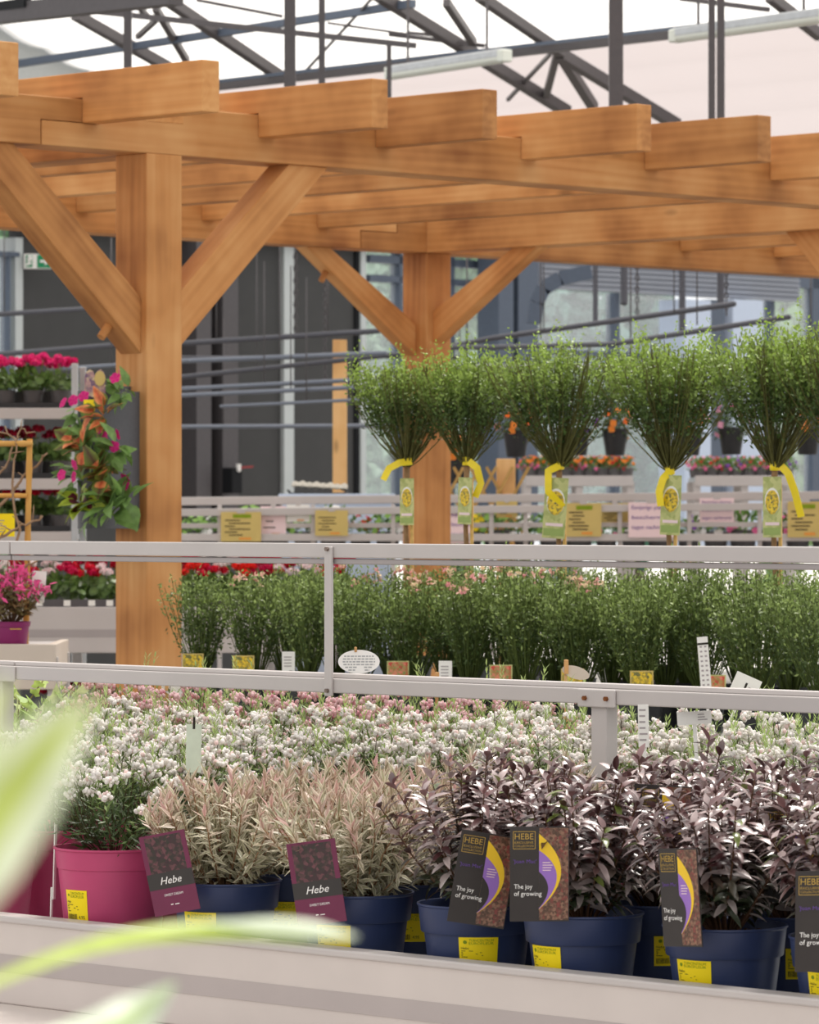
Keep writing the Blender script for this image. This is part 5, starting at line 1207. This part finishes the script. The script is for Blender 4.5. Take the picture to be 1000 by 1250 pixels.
def twig(pts, r=.005, seed=0):
    g = np.random.default_rng(seed); P = np.array([tp(x, y, dy) for x, y, dy in pts]); u = np.linspace(0, len(P) - 1, 14); P = np.stack([np.interp(u, np.arange(len(P)), P[:, i]) for i in range(3)], 1) + g.normal(size=(14, 3)) * .003
    mb = MB(); tube(mb, P, np.linspace(r, r * .45, 14), 6, c=srgb(150, 122, 96))
    for i in range(2, 13, 2):
        d = g.normal(size=3) * .02; d[2] = abs(d[2]); tube(mb, [P[i], P[i] + d * .6, P[i] + d], [.0022, .0018, .001], 4, c=srgb(150, 122, 96))
    obj('twig', mb.mesh('twig', M['stem']), tl)
twig(((-30, 640, .02), (5, 610, -.02), (32, 575, .02), (55, 552, -.01)), .006, 1); twig(((-30, 680, -.02), (0, 655, -.025), (30, 640, -.02), (50, 632, -.02)), .006, 2); twig(((15, 720, -.02), (18, 640, -.02), (10, 580, -.02), (20, 545, -.02), (5, 520, -.01)), .005, 3); twig(((-20, 590, .01), (0, 575, -.01), (12, 548, -.02), (22, 520, 0), (30, 530, 0)), .004, 4); twig(((-20, 715, -.02), (10, 700, -.02), (30, 690, -.02), (45, 686, -.02)), .006, 5); twig(((-20, 740, -.02), (10, 715, -.03), (28, 722, -.03), (44, 726, -.03)), .004, 6)
for nm, lb, px0, px1, py0, py1, mat, dY in (('hanging_tag', 'white printed tag hanging beside the bamboo cane above the azalea', 37, 54, 697, 735, 'paper', .02), ('hanging_label', 'yellow printed label behind the trellis at the left edge', -14, 18, 627, 655, 'yellow', .3)):
    Yq_ = AY + dY; p = pt((px0 + px1) / 2, py1, Yq_); kk = Yq_ / F; t = root(nm, lb, 'label', p, 0); mb = MB(); W, Hh = (px1 - px0) * kk, (py1 - py0) * kk; box(mb, (-W / 2, -.001, 0), (W / 2, .001, Hh))
    for i in range(5): rect(mb, -W * .3, W * (.05 + .06 * (i % 3)), Hh * (.2 + .12 * i), Hh * (.24 + .12 * i), 1, -.0016)
    obj('card', mb.mesh('card', [M[mat], M['aluband']], False), t, rot=(0, .08 if mat == 'paper' else 0, 0)); mb = MB(); tube(mb, [(0, .003, Hh), (0, .003, Hh + .05)], .0012, 5); obj('string', mb.mesh('string', M['ink']), t)
# ================================================================== grey pipes slung across the greenhouse
def pipe(label, pts, w_, mat='pipe', hang=None, nm='irrigation_pipe'):
    P = [pt(x, y, Y) for x, y, Y in pts]; o = np.mean(P, 0); t = root(nm, label, 'pipe', o, group=None)
    mb = MB(); tube(mb, [p - o for p in P], w_ / 2, 10); obj('tube', mb.mesh('tube', M[mat], True, 40), t)
    for (x, y, Y) in (pts[0], pts[-1]):
        p = pt(x, y, Y) - o; mb = MB(); beads(mb, p[None], w_ * .54, (1, 1, 1)); obj('end_cap', mb.mesh('cap', M[mat]), t)
    for (px, u) in (hang or ()):
        k = u; a = P[0] * (1 - k) + P[-1] * k - o; mb = MB(); tube(mb, [a, a + np.array([0, 0, px])], .004, 5); obj('hanger_wire', mb.mesh('wire', M['steel']), t)
pipe('grey pipe passing behind the left brace, upper of two', ((-60, 387, 27), (160, 374, 26.5)), .033, hang=((.7, .3),))
pipe('grey pipe passing behind the near post just under the left brace', ((-60, 437, 26), (160, 420, 25.5)), .033, hang=((.7, .25),))
pipe('thin zinc pipe running behind the heart shaped tag left of the near post', ((60, 451, 24), (230, 440, 23.6)), .022, 'pipelight', hang=((.7, .45),))
pipe('dark grey pipe at the top right of the near post, brace height', ((160, 423, 25.5), (462, 404, 25)), .033, hang=((.7, .35), (.7, .8)))
pipe('thin dark pipe second below the brace right of the near post', ((215, 436, 28), (560, 436, 28)), .02)
pipe('pale zinc pipe third below the brace right of the near post', ((215, 441, 25), (470, 431, 24.6)), .03, 'pipelight', hang=((.7, .5),))
pipe('dark pipe rising steadily to the middle post', ((215, 461, 25.5), (500, 431, 25)), .03, hang=((.7, .35),))
pipe('pale blue grey pipe fourth below the brace', ((215, 475, 24.8), (432, 464, 24.4)), .026, 'pipelight', hang=((.7, .5),))
pipe('pale blue grey pipe fifth below the brace', ((215, 483, 24.6), (450, 472, 24.2)), .026, 'pipelight', hang=((.7, .6),))
pipe('short thin pipe with a free left end', ((270, 496, 24.5), (480, 486, 24.1)), .02, 'pipelight', hang=((.7, .5),))
pipe('pale horizontal pipe low across the dark wall', ((215, 521, 28), (600, 519, 28)), .03, 'pipelight', hang=((.7, .15), (.7, .9)))
pipe('dark pipe end pointing up right above the standard brooms', ((545, 424, 25.6), (600, 413, 25.6), (896, 371, 24.4)), .033, hang=((.7, .35), (.7, .8)))
pipe('bent dark pipe just above the crowns of the standard brooms', ((540, 424, 24.6), (600, 424, 24.4), (748, 420, 23.6), (963, 387, 22.8)), .03, hang=((.7, .3), (.7, .75)))
for lb, px, y0, y1, Y, w_ in (('vertical dark conduit hanging in front of the wide window, leftmost', 727, 280, 392, 26, .035), ('vertical dark conduit hanging in front of the wide window, second', 762, 280, 369, 26, .05), ('vertical dark conduit hanging in front of the wide window, third', 833, 280, 403, 26, .045), ('vertical dark conduit hanging in front of the wide window, rightmost', 880, 280, 372, 26, .05)):
    Y = yA(px, 26.4) + .06; pipe(lb, ((px, y0, Y), (px, y1, Y)), w_, nm='conduit')
def chain(label, px, y0, y1, Y, r=.017):
    Y = yA(px, 26.4) + .06; a = pt(px, 284, Y); b = pt(px, y1, Y); t = root('chain', label, 'chain', b); n = int((a[2] - b[2]) / (r * 2.1)); mb = MB()
    for i in range(n):
        z = r + i * r * 2.1; q = np.arange(9) / 8 * 2 * PI; u = np.cos(q) * r * .6; v = np.sin(q) * r * 1.25
        tube(mb, np.stack([u, 0 * u, z + v], 1) if i % 2 else np.stack([0 * u, u, z + v], 1), .005, 4, cap=False)
    obj('chain_links', mb.mesh('links', M['steel']), t)
chain('dark chain hanging against the dark wall left of the middle post brace', 361, 296, 412, 27); chain('thin dark chain hanging right of the pale strip on the dark wall', 397, 320, 480, 27, .013); chain('chain hanging in front of the wide window between the conduits', 778, 320, 390, 26); chain('chain hanging near the rightmost conduit', 887, 330, 384, 26)

# ================================================================== timber upright and trays by the dark wall
p = pt(415, 600, 27.); t = root('timber_upright', 'light wooden upright standing against the dark wall left of the middle post', 'timber', (p[0], 27., 0))
hh = H - (415 - 625) * 27 / F; mb = MB(); box(mb, (-.044, -.044, -hh / 2), (.044, .044, hh / 2)); obj('beam', mb.mesh('beam', M['palewoodZ'], False), t, (0, 0, hh / 2), bevel=.004)
BYY = 22.0; kb = BYY / F
def bz(py): return H - (py - 625) * kb
# far display bench with rails
fr = root('display_rail', 'pale grey four bar display rail behind the middle post carrying price signs', 'rail', (0, BYY, 0))
def fbar(name, x0, y0, x1, y1, w_, mat='alu', dy=0.):
    a = np.array([(x0 - 500) * kb, dy, bz(y0)]); b = np.array([(x1 - 500) * kb, dy, bz(y1)]); mb = MB(); c = (a + b) / 2; bar(mb, a - c, b - c, .03, w_ * kb); obj(name, mb.mesh(name, M[mat], False), fr, c, bevel=.003)
fbar('top_bar', 200, 612, 1060, 604, 10, dy=.15); fbar('upper_bar', 200, 626, 1060, 617, 9); fbar('middle_bar', 200, 642, 1060, 640, 6, dy=.05); fbar('lower_bar', 200, 656, 1060, 656, 9)
for px in (268, 382, 480, 600, 642, 757, 842, 928, 1010): 
    a = np.array([(px - 500) * kb, .02, 0]); b = np.array([(px - 500) * kb, .02, bz(616)]); mb = MB(); c = (a + b) / 2; bar(mb, a - c, b - c, .022, .022); obj('upright', mb.mesh('upright', M['alu'], False), fr, c, bevel=.002)
def sign(label, x0, x1, y0, y1, mat, txt=None, nl=6, head=False, seed=0, dy=-.03):
    W, Hh = (x1 - x0) * kb, (y1 - y0) * kb; t = root('price_sign', label, 'sign', (((x0 + x1) / 2 - 500) * kb, BYY + dy, bz(y1)))
    mb = MB(); box(mb, (-W / 2, -.0015, 0), (W / 2, .0015, Hh)); g = np.random.default_rng(seed)
    if txt:
        for i, s in enumerate(txt): put_text(mb, s, 0, Hh * (.80 - .28 * i), Hh * .16, 1, y=-.003, align='C', width=W * (.40 + .045 * len(s)) if len(s) < 12 else W * .86)
    else:
        if head: rect(mb, -W * .2, W * .25, Hh * .8, Hh * .92, 2, -.003)
        for i in range(nl): x = -W * .4 + W * .1 * (i % 2); rect(mb, x, x + W * (.2 + .35 * g.random()), Hh * (.7 - .6 * i / nl), Hh * (.7 - .6 * i / nl) + Hh * .035, 1, -.003)
        rect(mb, -W * .05, W * .25, Hh * .06, Hh * .14, 3, -.003)
    obj('card', mb.mesh('card', [M[mat], M['violet'] if txt else M['ink'], M['greenink'], plain('orange_print', srgb(226, 150, 60), .5)], False), t)
    mb = MB(); box(mb, (-W * .1, -.004, Hh - .006), (W * .1, .02, Hh + .012)); obj('clip', mb.mesh('clip', M['alu'], False), t)
EP = ['Eenjarige planten', 'beschermen', 'tegen nachtvorst']
sign('amber plant sign with a green heading, first right of the near post', 270, 319, 625, 661, 'amber', head=True, nl=6, seed=1)
sign('pink sign partly behind the first amber sign', 318, 349, 618, 656, 'pinkcard', nl=3, seed=2, dy=.02)
sign('pale blue sign right of the first pink sign', 350, 378, 616, 637, 'paper', nl=2, seed=3, dy=.02)
sign('small olive amber sign left of the middle post', 385, 425, 623, 654, 'amber', nl=5, seed=4)
sign('small amber sign behind the lattice right of the middle post', 606, 632, 612, 632, 'amber', nl=4, seed=5, dy=.05)
sign('pink sign half hidden by the standard broom label beside the middle post', 549, 577, 622, 664, 'pinkcard', EP, dy=.0)
sign('amber plant sign right of the widest standard broom label', 690, 734, 614, 655, 'amber', head=True, nl=6, seed=6)
sign('paler amber sign right of the amber plant sign', 735, 768, 614, 641, 'amber', nl=6, seed=7, dy=.05)
sign('pink frost warning sign left of the fourth standard broom label', 767, 822, 613, 656, 'pinkcard', EP)
sign('smaller pink frost warning sign between the fourth and fifth broom labels', 855, 897, 608, 642, 'pinkcard', EP, dy=.05)
sign('amber plant sign at the right edge behind the long straight strap', 961, 1006, 612, 656, 'amber', head=True, nl=6, seed=8)
# bedding plants on the bench behind that rail
bt2 = root('display_bench', 'grey bench of bedding plants behind the far sign rail', 'plant bench', ((640 - 500) * kb, BYY + .55, 0)); wz = 425 * kb; zz = bz(668)
pbox(bt2, 'tabletop', (-wz, -.38, zz - .03), (wz, .38, zz), 'galv')
for sx_ in (-.95, -.3, .3, .95):
    for sy_ in (-.34, .34): pbox(bt2, 'leg', (sx_ * wz - .02, sy_ - .02, 0), (sx_ * wz + .02, sy_ + .02, zz - .031), 'alu')
def bedding(seed, colr, h=.09, R_=.085, nfl=16):
    g = np.random.default_rng(seed); n = 90; D = nrm(g.normal(size=(n, 3)) + np.array([0, 0, .5])); D[:, 2] = np.abs(D[:, 2]); P = D * np.array([R_, R_, h]) * g.random((n, 1)) ** .5; mb = MB()
    leaves(mb, P, nrm(D + g.normal(size=(n, 3)) * .4), nrm(g.normal(size=(n, 3)) * .4 + np.array([0, 0, 1.])), .034, .016, -.2, .1, np.array(srgb(104, 140, 66)) * (.55 + .8 * g.random((n, 1))), None, ts=np.array([0, .5, 1.]), ws=np.array([.3, 1., .1])); fo = mb.mesh('foliage', M['leaf'])
    mb = MB(); D = nrm(g.normal(size=(nfl, 3)) + np.array([0, -.1, .8])); D[:, 2] = np.abs(D[:, 2]); discs(mb, D * np.array([R_, R_, h]) * 1.08, nrm(D + np.array([0, -.4, .2])), .015, np.array([colr[g.integers(len(colr))] for _ in range(nfl)]), k=7, cup=.25); return fo, mb.mesh('blossoms', M['petal'])
BC = {'white': [srgb(250, 246, 244)], 'violet': [srgb(120, 60, 160), srgb(150, 80, 190)], 'yellow': [srgb(246, 214, 40)], 'pink': [srgb(232, 110, 160), srgb(240, 170, 196)], 'orange': [srgb(236, 110, 40), srgb(240, 140, 60)], 'red': [srgb(206, 40, 40)], 'leafy': [srgb(140, 180, 90)]}
BED = {k: bedding(200 + i, v) for i, (k, v) in enumerate(BC.items())}
def bed(kind, loc, label, group, s=1., name='bedding_plant'):
    t = root(name, label, 'potted plant', loc, 0, group, scale=s); obj('pot', POT['grey'], t, scale=(1, 1, .6)); fo, bl = BED[kind]; obj('foliage', fo, t, (0, 0, .06)); obj('blossoms', bl, t, (0, 0, .06))
kinds = ['leafy', 'white', 'leafy', 'violet', 'leafy', 'white', 'red', 'leafy', 'white', 'leafy', 'yellow', 'leafy', 'white', 'leafy', 'yellow', 'pink', 'leafy', 'pink', 'violet', 'white', 'pink', 'violet', 'pink', 'leafy']
seen_ = {}
for i, kd in enumerate(kinds):
    seen_[kd] = seen_.get(kd, 0) + 1; px = 235 + i * 34
    nm_ = {'leafy': 'green leafy', 'white': 'white flowered', 'violet': 'violet flowered', 'yellow': 'yellow flowered', 'pink': 'pink flowered', 'red': 'red flowered'}[kd]
    bed(kd, ((px - 500) * kb, BYY + .42, zz), f'{nm_} bedding plant behind the far sign rail, {ORD[seen_[kd] - 1]} such from left', 'bedding plants behind the far sign rail', 1. + .15 * (i % 3))
# trays on a counter left of the middle post
ct = root('counter', 'pale blue white counter behind the far rail left of the middle post', 'counter', ((412 - 500) * kb * 1.06, BYY + 1.35, 0)); Yc = BYY + 1.35; kc = Yc / F; zc_ = H - (603 - 625) * kc
pbox(ct, 'worktop', (-.31, -.25, zc_ - .03), (.31, .25, zc_), 'bluewhite'); pbox(ct, 'front_panel', (-.29, -.22, .3), (.29, -.2, zc_ - .03), 'bluewhite')
for sx_ in (-.28, .28):
    for sy_ in (-.18, .22): pbox(ct, 'leg', (sx_ - .02, sy_ - .02, 0), (sx_ + .02, sy_ + .02, zc_ - .03), 'alu')
cx_ = (388 - 500) * kc
t = root('plant_tray', 'black plastic tray under the grey pulp tray on the counter', 'tray', (cx_, Yc - .02, zc_ + .0005)); mb = MB(); pr = [(-.15, 0), (.15, 0), (.165, .022), (.155, .022), (.142, .006), (-.142, .006), (-.155, .022), (-.165, .022)]; prism(mb, pr, -.11, .11); obj('tray_body', mb.mesh('tray', M['blackpot'], False), t)
t = root('pulp_tray', 'grey moulded pulp tray with hollows lying tilted on the black tray', 'tray', (cx_ + .01, Yc - .02, zc_ + .03)); mb = MB(); nx, ny = 33, 17; V = []
for j in range(ny):
    for i in range(nx): V.append((-.15 + .3 * i / (nx - 1), -.09 + .18 * j / (ny - 1), .018 + .012 * math.sin(i / (nx - 1) * 8 * PI) * math.sin(j / (ny - 1) * 4 * PI)))
V += [(x, y, z - .006) for x, y, z in V]; q = nx * ny
mb.add(V, [[j * nx + i, j * nx + i + 1, (j + 1) * nx + i + 1, (j + 1) * nx + i] for j in range(ny - 1) for i in range(nx - 1)] + [[q + j * nx + i, q + (j + 1) * nx + i, q + (j + 1) * nx + i + 1, q + j * nx + i + 1] for j in range(ny - 1) for i in range(nx - 1)]); obj('tray_body', mb.mesh('pulp', M['pulp'], True), t, rot=(.12, .06, 0))

# ================================================================== hanging baskets and the far flower benches at the right
def basket_plant(seed, colr):
    g = np.random.default_rng(seed); n = 240; D = nrm(g.normal(size=(n, 3)) + np.array([0, 0, .35])); P = D * np.array([.10, .10, .10]) * g.random((n, 1)) ** .5 + np.array([0, 0, .03]); mb = MB()
    diamonds(mb, P, nrm(D + g.normal(size=(n, 3)) * .5), nrm(g.normal(size=(n, 3))), .045, .012, np.array(srgb(84, 108, 58)) * (.5 + .9 * g.random((n, 1)))); fo = mb.mesh('foliage', M['leaf']); mb = MB(); m = 14; D = nrm(g.normal(size=(m, 3)) + np.array([0, -.5, .8])); discs(mb, D * .11 + np.array([0, 0, .03]), D, .02, np.array([colr[g.integers(len(colr))] for _ in range(m)]), k=8, cup=.3); return fo, mb.mesh('blossoms', M['petal'])
BK = {k: basket_plant(300 + i, BC[k]) for i, k in enumerate(('orange', 'violet', 'pink'))}
bp_ = MB(); lathe(bp_, [(.002, 0), (.05, 0), (.052, .004), (.072, .135), (.078, .138), (.078, .15), (.072, .15), (.07, .14)], 28); BPOT = bp_.mesh('pot', M['blackpot'], True, 35)
HY = 24.0; kh = HY / F
hb = root('hanging_rod', 'grey horizontal rod from which the flower baskets hang', 'rod', ((770 - 500) * kh, HY, H - (447 - 625) * kh)); mb = MB(); tube(mb, [(-260 * kh, 0, 0), (270 * kh, 0, 0)], .014, 10); obj('tube', mb.mesh('tube', M['galv'], True, 40), hb)
for s in (-200, 0, 220): mb = MB(); tube(mb, [(s * kh, 0, 0), (s * kh, 0, .75)], .005, 5); obj('hanger_wire', mb.mesh('wire', M['steel']), hb)
for px, yb, kd, lb in ((558, 590, 'orange', 'black hanging pot beside the middle post, almost hidden'), (630, 558, 'orange', 'black hanging basket with orange flowers left of the third standard broom'), (705, 556, 'violet', 'black hanging basket with violet flowers behind the third standard broom'), (751, 556, 'orange', 'black hanging basket with orange flowers between the third and fourth brooms'), (842, 556, 'orange', 'black hanging basket behind the crown of the fourth standard broom'), (893, 555, 'pink', 'black hanging basket with pink flowers left of the fifth standard broom'), (986, 555, 'orange', 'black hanging basket with orange flowers at the right edge')):
    z0 = H - (yb - 625) * kh; t = root('hanging_basket', lb, 'hanging basket', ((px - 500) * kh, HY, z0), 0, 'hanging baskets behind the standard brooms'); obj('pot', BPOT, t); fo, bl = BK[kd]; obj('foliage', fo, t, (0, 0, .14)); obj('blossoms', bl, t, (0, 0, .14))
    top = H - (447 - 625) * kh - z0 - .012
    for q in (0, 2.1, 4.2): mb = MB(); tube(mb, [(.075 * math.cos(q), .075 * math.sin(q), .145), (0, 0, top)], .0025, 4); obj('hanger_wire', mb.mesh('wire', M['blackpot']), t)
for row_, (Y, yt, x0, x1, n, ks, lb) in enumerate(((29., 583, 640, 770, 9, ('orange', 'pink', 'orange', 'red'), 'left far bench under the hanging baskets'), (29.5, 583, 845, 965, 8, ('pink', 'red', 'pink', 'violet'), 'right far bench under the hanging baskets'))):
    k = Y / F; z = H - (yt - 625) * k; xm = ((x0 + x1) / 2 - 500) * k; wq = (x1 - x0) / 2 * k
    b = root('flower_bench', f'pale metal {lb}', 'flower bench', (xm, Y, 0)); pbox(b, 'tabletop', (-wq, -.3, z - .03), (wq, .4, z), 'galv'); pbox(b, 'front_rail', (-wq, -.32, z - .06), (wq, -.3, z + .01), 'alu'); pbox(b, 'lower_rail', (-wq, -.32, z - .16), (wq, -.3, z - .12), 'alu')
    for sx_ in (-.96, 0, .96):
        for sy_ in (-.28, .37): pbox(b, 'leg', (sx_ * wq - .025, sy_ - .025, 0), (sx_ * wq + .025, sy_ + .025, z - .031), 'alu')
    for r_ in (0, 1):
        for j in range(n):
            kd = ks[(j + r_) % len(ks)]; bed(kd, (xm - wq + wq * 2 * (j + .5) / n, Y - .12 + .28 * r_, z), f'flowering plant on the {lb}, {"front" if r_ == 0 else "back"} row, {ORD[j]} from left', f'plants on the {lb}', .9)
# wooden lattice behind the middle post
Yl = 23.2; kl = Yl / F; t = root('lattice_panel', 'diamond wooden lattice panel on a pale post right of the middle post', 'lattice', ((588 - 500) * kl, Yl, 0))
def lx(px, py): return np.array([(px - 588) * kl, 0, H - (py - 625) * kl])
for i, px in enumerate((540, 560, 580, 600, 620)):
    for s in (-1, 1):
        a, b = lx(px - 26 * s, 570), lx(px + 26 * s, 665); a = a + np.array([0, .006 * s, 0]); b = b + np.array([0, .006 * s, 0])
        mb = MB(); bar(mb, a, b, .012, .016); obj('slat', mb.mesh('slat', M['cane'], False), t)
mb = MB(); box(mb, (-.05, -.05, 0), (.05, .05, H - (560 - 625) * kl)); obj('post', mb.mesh('post', M['palewoodZ'], False), t, (lx(618, 600)[0], .07, 0), bevel=.004)
mb = MB(); box(mb, (-.03, -.03, 0), (.03, .03, H - (568 - 625) * kl)); obj('post', mb.mesh('post', M['palewoodZ'], False), t, (lx(520, 600)[0], .07, 0), bevel=.004)
